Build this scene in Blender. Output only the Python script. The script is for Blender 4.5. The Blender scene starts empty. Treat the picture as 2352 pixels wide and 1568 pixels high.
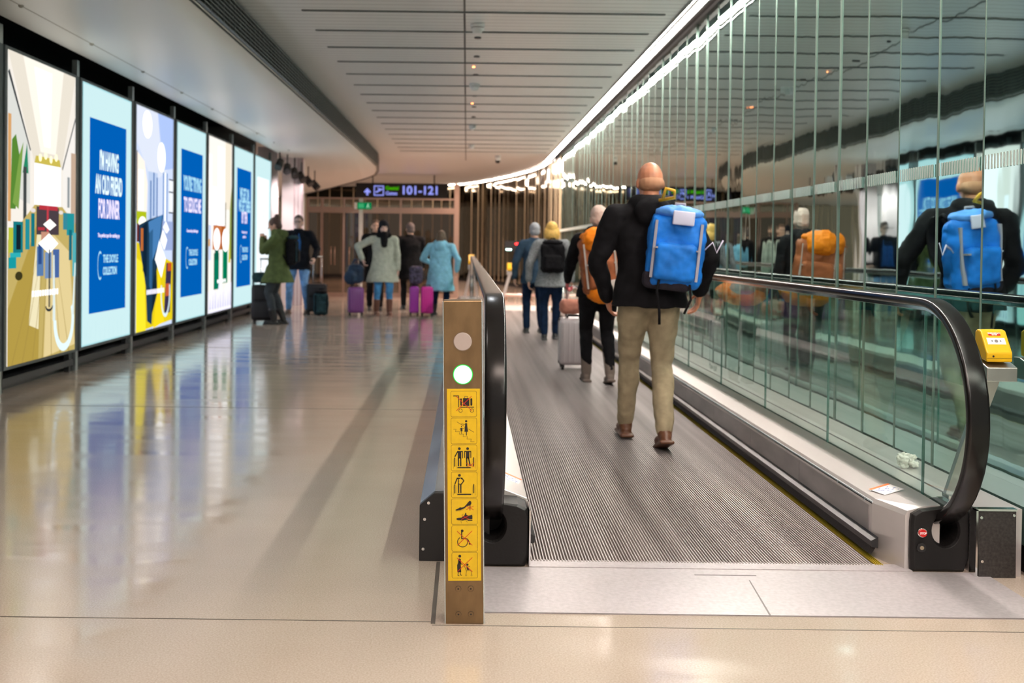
import bpy, bmesh, math, random
from mathutils import Vector as V, Matrix, Euler
R = math.radians
sc = bpy.context.scene
COL = sc.collection
# ------------------------------------------------------------------ camera, world, lights, exposure
cam = bpy.data.cameras.new('camera'); co = bpy.data.objects.new('camera', cam); COL.objects.link(co); sc.camera = co
co.location = (0, 0, 1.27)
co.rotation_mode = 'QUATERNION'
PITCH, ROLL = R(1.0), R(0.7)
co.rotation_quaternion = (Matrix.Rotation(math.pi/2 - PITCH, 3, 'X') @ Matrix.Rotation(ROLL, 3, 'Z')).to_quaternion()
cam.lens = 37.5; cam.sensor_width = 36; cam.sensor_fit = 'HORIZONTAL'
cam.shift_x = 0.0446; cam.shift_y = -0.0753
cam.clip_start = 0.05
cam.dof.use_dof = True; cam.dof.focus_distance = 4.1; cam.dof.aperture_fstop = 3.2
sc.view_settings.view_transform = 'Standard'; sc.view_settings.look = 'None'
sc.view_settings.gamma = 1; sc.view_settings.use_curve_mapping = False
sc.view_settings.exposure = 1.35
w = bpy.data.worlds.new('world'); sc.world = w; w.use_nodes = True
w.node_tree.nodes['Background'].inputs[0].default_value = (0.60, 0.54, 0.50, 1)
w.node_tree.nodes['Background'].inputs[1].default_value = 0.36

def lamp(loc, power, col, ang=150, aim=None, r=.06, blend=.6):
    l = bpy.data.lights.new('fill_or_track_spot', 'SPOT'); l.energy = power; l.color = col; l.spot_size = R(ang); l.spot_blend = blend; l.shadow_soft_size = r
    o = bpy.data.objects.new('fill_or_track_spot', l); COL.objects.link(o); o.location = loc
    if aim: o.rotation_euler = (V(aim)-V(loc)).to_track_quat('-Z', 'Y').to_euler()
    return o
WARM = (1.0, .80, .68); PINKW = (1.0, .66, .52); NEUT = (.92, .96, 1.0)
def panel(loc, size, power, col):
    l = bpy.data.lights.new('fill_area_light', 'AREA'); l.shape = 'RECTANGLE'; l.size, l.size_y = size; l.energy = power; l.color = col
    o = bpy.data.objects.new('fill_area_light', l); COL.objects.link(o); o.location = loc
panel((.9, 1.0, 3.40), (1.6, .9), 30, (1.0, .80, .70)); panel((-1.1, .2, 3.40), (1.6, .9), 36, (1.0, .84, .75)); panel((-1.0, 3.6, 3.40), (.9, .6), 8, (1.0, .92, .86))  # unseen area lights added overhead to brighten the foreground and handrail
for x, y, p_, c_ in ((.09, 7.5, 9, NEUT), (.09, 12.2, 9, NEUT), (.09, 16.6, 14, NEUT), (.0, 21.0, 110, PINKW), (.6, 24.6, 220, PINKW), (-1.2, 28.5, 280, PINKW), (-3.0, 35, 260, PINKW)):
    lamp((x, y, 3.40), p_, c_)  # fill spots added to brighten walkway and warm the far end, no fittings
lamp((-3.45, 20.6, 2.7), 30, (1, .86, .84), 80, (-3.6, 21.9, 1.6)); lamp((-3.3, 21.0, 2.6), 25, (1, .86, .84), 90, (-3.9, 21.35, 1.5))

# ------------------------------------------------------------------ materials
MATS = {}
def mat(name, col=(.5, .5, .5), rough=.5, metal=0, em=None, es=1.0, spec=.5, noise=None, bump=None, coat=0):
    """noise=(scale, amount, (sx,sy,sz)); bump=(scale, distance)"""
    if name in MATS: return MATS[name]
    m = bpy.data.materials.new(name); m.use_nodes = True; MATS[name] = m
    nt = m.node_tree; b = nt.nodes['Principled BSDF']
    b.inputs['Base Color'].default_value = (*col, 1); b.inputs['Roughness'].default_value = rough
    b.inputs['Metallic'].default_value = metal; b.inputs['Specular IOR Level'].default_value = spec
    b.inputs['Coat Weight'].default_value = coat
    if em: b.inputs['Emission Color'].default_value = (*em, 1); b.inputs['Emission Strength'].default_value = es
    if noise or bump:
        tc = nt.nodes.new('ShaderNodeTexCoord')
    if noise:
        mp = nt.nodes.new('ShaderNodeMapping'); nt.links.new(tc.outputs['Object'], mp.inputs[0])
        mp.inputs['Scale'].default_value = noise[2] if len(noise) > 2 else (1, 1, 1)
        n = nt.nodes.new('ShaderNodeTexNoise'); n.inputs['Scale'].default_value = noise[0]; n.inputs['Detail'].default_value = 5
        nt.links.new(mp.outputs[0], n.inputs['Vector'])
        r = nt.nodes.new('ShaderNodeValToRGB')
        a = noise[1]
        r.color_ramp.elements[0].position = .3; r.color_ramp.elements[1].position = .7
        r.color_ramp.elements[0].color = (*[c*(1-a) for c in col], 1); r.color_ramp.elements[1].color = (*[min(1, c*(1+a)) for c in col], 1)
        nt.links.new(n.outputs[0], r.inputs[0]); nt.links.new(r.outputs[0], b.inputs['Base Color'])
    if bump:
        mp2 = nt.nodes.new('ShaderNodeMapping'); nt.links.new(tc.outputs['Object'], mp2.inputs[0])
        mp2.inputs['Scale'].default_value = bump[2] if len(bump) > 2 else (1, 1, 1)
        n2 = nt.nodes.new('ShaderNodeTexNoise'); n2.inputs['Scale'].default_value = bump[0]; n2.inputs['Detail'].default_value = 3
        nt.links.new(mp2.outputs[0], n2.inputs['Vector'])
        bp = nt.nodes.new('ShaderNodeBump'); bp.inputs['Distance'].default_value = bump[1]; bp.inputs['Strength'].default_value = 1
        nt.links.new(n2.outputs[0], bp.inputs['Height']); nt.links.new(bp.outputs[0], b.inputs['Normal'])
    return m
def emis(col, s=1.0):
    k = 'glow_%d_%d_%d_%d' % tuple(int(c*100) for c in (*col, s))
    if k in MATS: return MATS[k]
    m = bpy.data.materials.new(k); m.use_nodes = True; MATS[k] = m
    nt = m.node_tree; nt.nodes.clear()
    e = nt.nodes.new('ShaderNodeEmission'); e.inputs[0].default_value = (*col, 1); e.inputs[1].default_value = s
    o = nt.nodes.new('ShaderNodeOutputMaterial'); nt.links.new(e.outputs[0], o.inputs[0])
    return m
def glassmat(name, tint, refl=1.0, ior=1.5, rough=0.0):
    if name in MATS: return MATS[name]
    m = bpy.data.materials.new(name); m.use_nodes = True; MATS[name] = m
    nt = m.node_tree; nt.nodes.clear()
    t = nt.nodes.new('ShaderNodeBsdfTransparent'); t.inputs[0].default_value = (*tint, 1)
    g = nt.nodes.new('ShaderNodeBsdfGlossy'); g.inputs['Roughness'].default_value = rough; g.inputs[0].default_value = (refl, refl, refl, 1)
    f = nt.nodes.new('ShaderNodeFresnel'); ge = nt.nodes.new('ShaderNodeNewGeometry'); mm = nt.nodes.new('ShaderNodeMath'); mm.operation = 'MULTIPLY_ADD'; mm.inputs[1].default_value = 1/ior-ior; mm.inputs[2].default_value = ior; nt.links.new(ge.outputs['Backfacing'], mm.inputs[0]); nt.links.new(mm.outputs[0], f.inputs[0])
    m1 = nt.nodes.new('ShaderNodeMath'); m1.operation = 'SUBTRACT'; m1.inputs[0].default_value = 1; nt.links.new(ge.outputs['Backfacing'], m1.inputs[1]); m2 = nt.nodes.new('ShaderNodeMath'); m2.operation = 'MULTIPLY'; nt.links.new(f.outputs[0], m2.inputs[0]); nt.links.new(m1.outputs[0], m2.inputs[1])
    x = nt.nodes.new('ShaderNodeMixShader'); o = nt.nodes.new('ShaderNodeOutputMaterial')
    nt.links.new(m2.outputs[0], x.inputs[0]); nt.links.new(t.outputs[0], x.inputs[1]); nt.links.new(g.outputs[0], x.inputs[2]); nt.links.new(x.outputs[0], o.inputs[0])
    return m
STEEL = mat('brushed_steel', (.50, .47, .45), .34, 1, noise=(6, .12, (1, .05, 1)), bump=(300, .0004, (1, .02, 1)))
STEELD = mat('scuffed_steel_skirt', (.36, .34, .34), .42, .75, noise=(9, .18, (1, .3, 1)))
DECK = mat('satin_aluminium_deck', (.64, .60, .585), .30, .5, noise=(4, .08, (1, .2, 1)))
BOLL = mat('brushed_bronze_steel', (.25, .165, .085), .38, .9, noise=(20, .16, (1, 1, .4)), bump=(60, .0006))
CHROME = mat('chrome', (.8, .8, .8), .12, 1)
BLACK = mat('black_plastic', (.012, .011, .012), .38)
RUBBER = mat('black_rubber_handrail', (.007, .006, .006), .22, spec=.35)
SKIRTBLK = mat('black_bristle_brush', (.02, .016, .016), .9, bump=(400, .004))
YEL = mat('yellow_plastic', (.72, .42, .004), .35)
YSIGN = mat('yellow_sign_film', (.66, .42, .003), .4, noise=(40, .06))
INK = mat('black_ink', (.012, .008, .006), .5)
RED = mat('red_ink', (.50, .008, .006), .5)
WHITE = mat('white_plastic', (.8, .8, .8), .4)
DARK = mat('dark_grey_metal', (.05, .055, .06), .4, .6)
REDP = mat('red_plastic', (.55, .01, .01), .3)

# ------------------------------------------------------------------ mesh builder
class MB:
    def __init__(s): s.v = []; s.f = []; s.m = []; s.sm = []
    def add(s, vs, fs, m=0, smooth=False):
        b = len(s.v); s.v += [tuple(v) for v in vs]
        for f in fs: s.f.append([b+i for i in f]); s.m.append(m); s.sm.append(smooth)
        return s
    def box(s, x0, x1, y0, y1, z0, z1, m=0):
        vs = [(x, y, z) for x in (x0, x1) for y in (y0, y1) for z in (z0, z1)]
        return s.add(vs, [(0, 1, 3, 2), (4, 6, 7, 5), (0, 4, 5, 1), (2, 3, 7, 6), (0, 2, 6, 4), (1, 5, 7, 3)], m)
    def prism(s, poly, a, b, axis='y', m=0):
        """poly: list of 2D points; extruded from a to b along axis. y: (x,z); z: (x,y); x: (y,z)"""
        n = len(poly)
        f = {'y': lambda p, t: (p[0], t, p[1]), 'z': lambda p, t: (p[0], p[1], t), 'x': lambda p, t: (t, p[0], p[1])}[axis]
        vs = [f(p, a) for p in poly] + [f(p, b) for p in poly]
        fs = [tuple(range(n)), tuple(range(2*n-1, n-1, -1))] + [(i, i+n, (i+1) % n+n, (i+1) % n) for i in range(n)]
        return s.add(vs, fs, m)
    def loft(s, rings, closed=True, caps=True, m=0, smooth=True):
        n = len(rings[0]); vs = [p for r in rings for p in r]; fs = []
        for i in range(len(rings)-1):
            for j in range(n if closed else n-1):
                k = (j+1) % n
                fs.append((i*n+j, i*n+k, (i+1)*n+k, (i+1)*n+j))
        s.add(vs, fs, m, smooth)
        if caps and closed:
            b = len(s.v)-len(vs)
            s.f.append([b+j for j in range(n-1, -1, -1)]); s.m.append(m); s.sm.append(False)
            s.f.append([b+(len(rings)-1)*n+j for j in range(n)]); s.m.append(m); s.sm.append(False)
        return s
    def tube(s, pts, r, n=10, m=0, rr=None):
        rings = []
        pts = [V(p) for p in pts]
        up = None
        for i, p in enumerate(pts):
            d = (pts[min(i+1, len(pts)-1)]-pts[max(i-1, 0)]).normalized()
            if up is None: up = V((0, 0, 1)) if abs(d.z) < .9 else V((1, 0, 0))
            a = d.cross(up).normalized(); b = a.cross(d).normalized(); up = b
            q = rr[i] if rr else r
            rings.append([p+a*math.cos(t)*q+b*math.sin(t)*q for t in [2*math.pi*k/n for k in range(n)]])
        return s.loft(rings, m=m)
    def sweep(s, pts, prof, xax=V((1, 0, 0)), m=0, smooth=True, caps=True):
        """prof: 2D (a along xax, b along normal); pts path lying in a plane perpendicular to xax"""
        rings = []; pts = [V(p) for p in pts]
        for i, p in enumerate(pts):
            d = (pts[min(i+1, len(pts)-1)]-pts[max(i-1, 0)]).normalized()
            nrm = xax.cross(d).normalized()
            rings.append([p+xax*a+nrm*b for a, b in prof])
        return s.loft(rings, m=m, smooth=smooth, caps=caps)
    def cyl(s, p0, p1, r, n=16, m=0): return s.tube([p0, p1], r, n, m)
    def ell(s, c, r, rot=None, nu=16, nv=10, m=0):
        c = V(c); rot = rot or Matrix.Identity(3); vs = []; fs = []
        vs.append(c+rot @ V((0, 0, r[2])))
        for i in range(1, nv):
            t = math.pi*i/nv
            for j in range(nu):
                a = 2*math.pi*j/nu
                vs.append(c+rot @ V((r[0]*math.sin(t)*math.cos(a), r[1]*math.sin(t)*math.sin(a), r[2]*math.cos(t))))
        vs.append(c+rot @ V((0, 0, -r[2])))
        for j in range(nu): fs.append((0, 1+j, 1+(j+1) % nu))
        for i in range(nv-2):
            for j in range(nu):
                a = 1+i*nu+j; b = 1+i*nu+(j+1) % nu
                fs.append((a, a+nu, b+nu, b))
        L = len(vs)-1; o = 1+(nv-2)*nu
        for j in range(nu): fs.append((L, o+(j+1) % nu, o+j))
        return s.add(vs, fs, m, True)
    def cap(s, p0, r0, p1, r1, n=14, m=0):
        p0 = V(p0); p1 = V(p1); d = p1-p0; L = d.length
        if L < 1e-6: return s.ell(p0, (r0, r0, r0), m=m)
        d /= L; u = V((0, 0, 1)) if abs(d.z) < .9 else V((1, 0, 0)); a = d.cross(u).normalized(); b = a.cross(d)
        prof = [(-r0*math.cos(t), r0*math.sin(t)) for t in (.15, .5, 1.0, math.pi/2)] + [(L+r1*math.cos(t), r1*math.sin(t)) for t in (math.pi/2, 1.0, .5, .15)]
        return s.loft([[p0+d*h+(a*math.cos(q)+b*math.sin(q))*rr for q in [2*math.pi*k/n for k in range(n)]] for h, rr in prof], m=m)
    def rbox(s, c, sz, r=.02, rot=None, m=0, n=3):
        """rounded box: lofted rounded rectangles"""
        c = V(c); rot = rot or Matrix.Identity(3); hx, hy, hz = [q/2 for q in sz]; r = min(r, hx*.98, hy*.98, hz*.98)
        rings = []
        prof = [(-hz+r-r*math.cos(t), r-r*math.sin(t)) for t in [math.pi/2*k/n for k in range(n+1)]]
        prof = [(-hz+r-r*math.cos(math.pi/2*k/n), r-r*math.sin(math.pi/2*k/n)) for k in range(n+1)] + [(hz-r+r*math.sin(math.pi/2*k/n), r-r*math.cos(math.pi/2*k/n)) for k in range(n+1)]
        for z, ins in prof:
            ring = []
            for cx, cy, a0 in ((hx-r, hy-r, 0), (-hx+r, hy-r, math.pi/2), (-hx+r, -hy+r, math.pi), (hx-r, -hy+r, 1.5*math.pi)):
                for k in range(n+1):
                    a = a0+math.pi/2*k/n; q = r-ins
                    ring.append(c+rot @ V((cx+q*math.cos(a), cy+q*math.sin(a), z)))
            rings.append(ring)
        return s.loft(rings, m=m)
    def build(s, name, mats, parent=None, loc=None, rot=None, bevel=0):
        me = bpy.data.meshes.new(name); me.from_pydata(s.v, [], s.f)
        if not isinstance(mats, (list, tuple)): mats = [mats]
        for q in mats: me.materials.append(q)
        me.polygons.foreach_set('material_index', s.m); me.polygons.foreach_set('use_smooth', s.sm)
        me.update()
        o = bpy.data.objects.new(name, me); COL.objects.link(o)
        if parent: o.parent = parent
        if loc: o.location = loc
        if rot: o.rotation_euler = rot
        if bevel:
            b = o.modifiers.new('bevel', 'BEVEL'); b.width = bevel; b.segments = 2; b.limit_method = 'ANGLE'
        return o
def fixn(o):
    bm = bmesh.new(); bm.from_mesh(o.data); bmesh.ops.recalc_face_normals(bm, faces=bm.faces); bm.to_mesh(o.data); bm.free(); return o
def tag(o, label=None, cat=None, group=None, kind=None):
    if label: o['label'] = label
    if cat: o['category'] = cat
    if group: o['group'] = group
    if kind: o['kind'] = kind
    return o
def thing(name, label, cat, loc=(0, 0, 0), rz=0, group=None):
    o = bpy.data.objects.new(name, None); COL.objects.link(o); o.location = loc; o.rotation_euler = (0, 0, rz); o.empty_display_size = .1
    return tag(o, label, cat, group)
def struct(o, label=None): return tag(o, label, None, None, 'structure')
def text(body, size, parent, loc, rot, m, name='lettering', align='CENTER', ext=.0006, sx=1.0, off=0.0, font_sp=1.0):
    c = bpy.data.curves.new(name, 'FONT'); c.body = body; c.size = size; c.align_x = align; c.align_y = 'CENTER'; c.extrude = ext; c.offset = off; c.resolution_u = 4
    q = bpy.data.objects.new('tmp', c); me = bpy.data.meshes.new_from_object(q); bpy.data.objects.remove(q); bpy.data.curves.remove(c); me.name = name
    me.materials.clear(); me.materials.append(m)
    o = bpy.data.objects.new(name, me); COL.objects.link(o); o.parent = parent; o.location = loc; o.rotation_euler = rot; o.scale = (sx, 1, 1)
    return o
def copy_tree(o, parent=None):
    c = o.copy(); COL.objects.link(c); c.parent = parent
    for ch in list(o.children): copy_tree(ch, c)
    return c

# ------------------------------------------------------------------ floor
def floor_mat():
    m = bpy.data.materials.new('polished_terrazzo'); m.use_nodes = True; nt = m.node_tree; b = nt.nodes['Principled BSDF']
    tc = nt.nodes.new('ShaderNodeTexCoord')
    def noise(sc_, det, scl=(1, 1, 1)):
        mp = nt.nodes.new('ShaderNodeMapping'); mp.inputs['Scale'].default_value = scl; nt.links.new(tc.outputs['Object'], mp.inputs[0])
        n = nt.nodes.new('ShaderNodeTexNoise'); n.inputs['Scale'].default_value = sc_; n.inputs['Detail'].default_value = det
        nt.links.new(mp.outputs[0], n.inputs['Vector']); return n
    def ramp(n, c0, c1, p0=.35, p1=.65):
        r = nt.nodes.new('ShaderNodeValToRGB'); r.color_ramp.elements[0].position = p0; r.color_ramp.elements[1].position = p1
        r.color_ramp.elements[0].color = (*c0, 1); r.color_ramp.elements[1].color = (*c1, 1); nt.links.new(n.outputs[0], r.inputs[0]); return r
    a = ramp(noise(170, 3), (.45, .372, .305), (.58, .485, .41)); c = ramp(noise(.8, 3), (.86, .86, .86), (1, 1, 1))
    x = nt.nodes.new('ShaderNodeMix'); x.data_type = 'RGBA'; x.blend_type = 'MULTIPLY'; x.inputs[0].default_value = 1
    nt.links.new(a.outputs[0], x.inputs[6]); nt.links.new(c.outputs[0], x.inputs[7]); nt.links.new(x.outputs[2], b.inputs['Base Color'])
    r = ramp(noise(3, 4, (.5, 2, 1)), (.08, .08, .08), (.17, .17, .17)); nt.links.new(r.outputs[0], b.inputs['Roughness'])
    n = noise(1.6, 2, (.5, 2.4, 1)); bp = nt.nodes.new('ShaderNodeBump'); bp.inputs['Distance'].default_value = .003; bp.inputs['Strength'].default_value = .6
    nt.links.new(n.outputs[0], bp.inputs['Height']); nt.links.new(bp.outputs[0], b.inputs['Normal'])
    b.inputs['IOR'].default_value = 1.85
    return m
FL = floor_mat()
f = MB()
f.add([(-12, -3, 0), (4, -3, 0), (4, 44, 0), (-12, 44, 0)], [(0, 1, 2, 3)])
fo = struct(f.build('floor', FL), 'polished cream terrazzo concourse floor')
SEAM = mat('floor_joint_strip', (.10, .085, .07), .5)
s = MB(); s.box(-4, -.10, 3.575, 3.580, .0002, .001); s.box(-.10, 3.0, 3.545, 3.549, .0002, .001); s.box(-.105, -.09, 3.56, 4.26, .0002, .0012)
for y in (8.2, 12.9, 17.5, 22.1): s.box(-3.9, -.2, y, y+.006, .0002, .001)
o = s.build('floor_joint', SEAM, fo)

# ------------------------------------------------------------------ ceiling
def ceil_mat():
    m = mat('ribbed_metal_ceiling', (.70, .72, .72), .38, .15)
    nt = m.node_tree; b = nt.nodes['Principled BSDF']; tc = nt.nodes.new('ShaderNodeTexCoord')
    wv = nt.nodes.new('ShaderNodeTexWave'); wv.bands_direction = 'Y'; wv.inputs['Scale'].default_value = 2.15; wv.wave_profile = 'SIN'
    nt.links.new(tc.outputs['Object'], wv.inputs['Vector'])
    r = nt.nodes.new('ShaderNodeValToRGB'); r.color_ramp.elements[0].position = 0; r.color_ramp.elements[0].color = (.50, .51, .51, 1)
    r.color_ramp.elements[1].position = .12; r.color_ramp.elements[1].color = (.76, .78, .78, 1)
    nt.links.new(wv.outputs[0], r.inputs[0]); nt.links.new(r.outputs[0], b.inputs['Base Color'])
    return m
CM = ceil_mat()
c = MB(); CZ = 3.43
c.add([(-3.2, -3, CZ), (1.97, -3, CZ), (1.97, 27, CZ), (1.6, 31, CZ), (.22, 36.6, CZ), (-1.2, 39, CZ), (-12, 42, CZ), (-12, 20, CZ), (-3.2, 20, CZ)], [(8, 7, 6, 5, 4, 3, 2, 1, 0)])
c.add([(-12, 36, CZ+.35), (4, 36, CZ+.35), (4, -3, CZ+.35), (-12, -3, CZ+.35)], [(0, 1, 2, 3)], 1)
c.add([(-12, 44, CZ+.05), (4, 44, CZ+.05), (4, 26.5, CZ+.05), (-12, 26.5, CZ+.05)], [(0, 1, 2, 3)], 1)
c.box(1.965, 1.99, -3, 27, CZ-.015, CZ+.2, 1)
ce = struct(c.build('ceiling', [CM, mat('dark_ceiling_void', (.035, .03, .028), .7)]), 'grey ribbed metal ceiling')
SLOT = mat('dark_slot', (.03, .035, .035), .5); SLOTF = mat('slot_frame_paint', (.16, .17, .17), .5)
j = MB(); j.box(-.055, -.035, 1, 27, CZ-.004, CZ-.001); j.build('ceiling_joint', mat('ceiling_joint_shadow_gap', (.12, .12, .12), .6), ce)
first = None
for k in range(18):
    y = 9.90+.912*(k-1)
    if first is None:
        first = thing('slot_diffuser', 'long thin slot diffuser across the grey ceiling, nearest the top of the photo', 'vent', (.13, y, CZ), 0, 'slot diffusers across the ceiling')
        a = MB(); a.box(-1.66, 1.66, -.020, -.012, -.009, -.001); a.box(-1.66, 1.66, .012, .020, -.009, -.001); a.box(-1.68, -1.66, -.02, .02, -.009, -.001); a.box(1.66, 1.68, -.02, .02, -.009, -.001)
        a.build('frame', SLOTF, first)
        a = MB(); a.box(-1.66, 1.66, -.012, .012, -.004, -.001); a.build('slot', SLOT, first)
    else:
        t = copy_tree(first); t.location.y = y
        t['label'] = 'long thin slot diffuser, ceiling row %s from the top of the photo' % ['second','third','fourth','fifth','sixth','seventh','eighth','ninth','tenth','eleventh','twelfth','thirteenth','fourteenth','fifteenth','sixteenth','seventeenth','last'][k-1]
# smoke detectors and small ceiling fittings along the centre line
det0 = None
for i, (y, words) in enumerate(((10.45, 'nearest and largest'), (14.3, 'second nearest'), (19.1, 'third nearest'), (22.9, 'farthest'))):
    if det0 is None:
        det0 = thing('smoke_detector', '', 'smoke detector', (.08, y, CZ), 0, 'smoke detectors along the ceiling centre')
        a = MB(); a.tube([(0, 0, 0), (0, 0, -.03)], .07, 20); a.build('base', WHITE, det0)
        a = MB(); a.tube([(0, 0, -.036), (0, 0, -.05), (0, 0, -.085), (0, 0, -.095)], 1, 20, rr=[.062, .062, .042, .03]); a.build('sensor_head', WHITE, det0)
        t = det0
    else: t = copy_tree(det0); t.location.y = y
    t['label'] = 'white round smoke detector on grey ceiling, %s of four' % words
for i, y in enumerate((11.1, 12.2, 13.5, 15.4, 16.6, 17.9)):
    a = MB(); a.tube([(0, 0, 0), (0, 0, -.012)], .035, 14)
    tag(a.build('ceiling_sprinkler', DARK, None, (.09, y, CZ)), 'small dark disc sprinkler cover on ceiling, %s one from the camera' % ['first', 'second', 'third', 'fourth', 'fifth', 'sixth'][i], 'sprinkler', 'dark sprinkler covers in line along the ceiling')
for i, y in enumerate((12.9, 16.2)):
    a = MB(); a.tube([(0, 0, 0), (0, 0, -.012)], .016, 12)
    tag(a.build('indicator_light', emis((1, .25, .08), 3), None, (.06, y, CZ)), 'tiny orange indicator light on ceiling, %s one' % ['nearer', 'farther'][i], 'indicator light')
a = thing('security_camera', 'small dark dome camera hanging from far ceiling above the walkway', 'camera', (.72, 25.5, CZ))
m_ = MB(); m_.tube([(0, 0, 0), (0, 0, -.12)], .07, 14); m_.build('housing', WHITE, a); m_ = MB(); m_.ell((0, 0, -.13), (.06, .06, .06)); m_.build('dome', BLACK, a)

# left bulkhead soffit: ruled surface between outer curve and inner curve
outer = [(-2.08, -3), (-2.08, 5), (-2.08, 12), (-2.08, 18), (-2.08, 22), (-2.10, 25), (-2.25, 27), (-2.45, 28.6), (-2.9, 30.3), (-3.9, 33.5), (-5.2, 37.5), (-7, 42.5)]
inner = [(-3.75, -3), (-3.75, 5), (-3.75, 12), (-3.75, 18), (-3.75, 20.5), (-3.85, 22.5), (-4.1, 24.3), (-4.6, 26.5), (-5.6, 29), (-7, 32.5), (-9, 37), (-11, 42)]
SOF = mat('white_plaster_soffit', (.86, .88, .86), .36, bump=(.7, .02))
s = MB(); rings = []
for (ox, oy), (ix, iy) in zip(outer, inner):
    ring = []
    for k in range(13):
        t = k/12; x = ox+(ix-ox)*t; y = oy+(iy-oy)*t
        z = 3.09-.06*t - .035*math.sin(math.pi*t) + .05*max(0, 1-t*9)**2
        ring.append((x, y, z))
    ring.append((ix-.02, iy, 3.2))
    rings.append(ring)
s.loft(rings, closed=False, caps=False)
so = struct(s.build('ceiling_left', SOF), 'smooth white plaster bulkhead over the advert wall')
so.modifiers.new('sub', 'SUBSURF').render_levels = 1
# grille on bulkhead face
g = MB(); L = len(outer)
def strip(z0, z1, off, m=0, pts=outer):
    r = []
    for i, (x, y) in enumerate(pts):
        a = V(pts[min(i+1, L-1)])-V(pts[max(i-1, 0)]); n = V((a.y, -a.x)).normalized()
        q = V((x, y))+n*off; r.append([(q.x, q.y, z0), (q.x, q.y, z1)])
    g.loft(r, closed=False, caps=False, m=m, smooth=False)
strip(3.10, 3.43, -.04, 1)
gb = struct(g.build('trim_1', [DARK, SLOT]), 'dark louvred ventilation grille along the bulkhead edge')
g = MB()
for k in range(8):
    z = 3.12+.038*k
    r = []
    for i, (x, y) in enumerate(outer):
        a = V(outer[min(i+1, L-1)])-V(outer[max(i-1, 0)]); n = V((a.y, -a.x)).normalized()
        p = V((x, y))+n*-.03; q = V((x, y))+n*.012
        r.append([(p.x, p.y, z+.008), (q.x, q.y, z), (q.x, q.y, z+.012), (p.x, p.y, z+.02)])
    g.loft(r, smooth=False)
for k in range(110):
    y = .5+k*.22; g.box(-2.095, -2.08, y, y+.012, 3.12, 3.41)
g.build('louvre_slats', mat('grille_grey_metal', (.16, .18, .18), .45, .5), gb)
g = MB(); pts = [(-3.35, y, 3.03) for y in (-3, 6, 12, 17)]+[(-3.36, 20, 3.035), (-3.4, 23, 3.04), (-3.6, 26, 3.05), (-4.1, 29, 3.06)]
g.tube(pts, .012, 6)
for k in range(13): g.ell((-3.35, 2+1.5*k, 3.025), (.022, .022, .022), nu=8, nv=6)
tag(g.build('ceiling_cable_conduit', mat('conduit_paint', (.45, .45, .40), .5)), 'thin grey conduit running along the white bulkhead above adverts', 'conduit')

# ------------------------------------------------------------------ cove strip light along the right
STR = emis((1.0, .88, .80), 42)
s = MB(); y = -2.5
st = thing('linear_ceiling_light', 'long white linear light running beside ceiling edge above mirror wall', 'ceiling light', (2.005, 0, CZ))
while y < 26.6:
    s.box(-.055, .055, y, y+1.16, .0, .02); y += 1.2
s.build('diffuser', STR, st)
s = MB(); s.box(-.085, -.06, -2.6, 26.8, -.012, .05); s.box(.06, .075, -2.6, 26.8, -.012, .05)
s.build('trim_profile', SLOTF, st)
cur = [(2.05, 27), (1.98, 28.6), (1.82, 30), (1.6, 31.2), (1.25, 32.8), (.85, 34.4), (.35, 36.2), (-.15, 37.3), (-.9, 38.3), (-1.9, 39.1), (-3.2, 39.8)]
def interp(cur, n):
    L = [0]
    for i in range(1, len(cur)): L.append(L[-1]+(V(cur[i])-V(cur[i-1])).length)
    out = []
    for k in range(n+1):
        d = L[-1]*k/n; i = max(j for j in range(len(L)) if L[j] <= d+1e-9); i = min(i, len(cur)-2)
        t = (d-L[i])/(L[i+1]-L[i]); p = V(cur[i]).lerp(V(cur[i+1]), t); q = (V(cur[i+1])-V(cur[i])).normalized(); out.append((p, q))
    return out
b0 = None
for k, (p, q) in enumerate(interp(cur, 26)):
    if b0 is None:
        a = MB(); a.box(-.05, .05, -.16, .16, -.02, .005); b0 = a.build('cove_lamp', emis((1.0, .80, .66), 12)); o = b0
    else: o = b0.copy(); COL.objects.link(o)
    o.location = (p.x, p.y, CZ-.01); o.rotation_euler = (0, 0, -math.atan2(q.x, q.y))
    tag(o, 'short glowing lamp in the curved row where far ceiling bends left', 'ceiling light', 'short lamps in the curved row at the far end')

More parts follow.
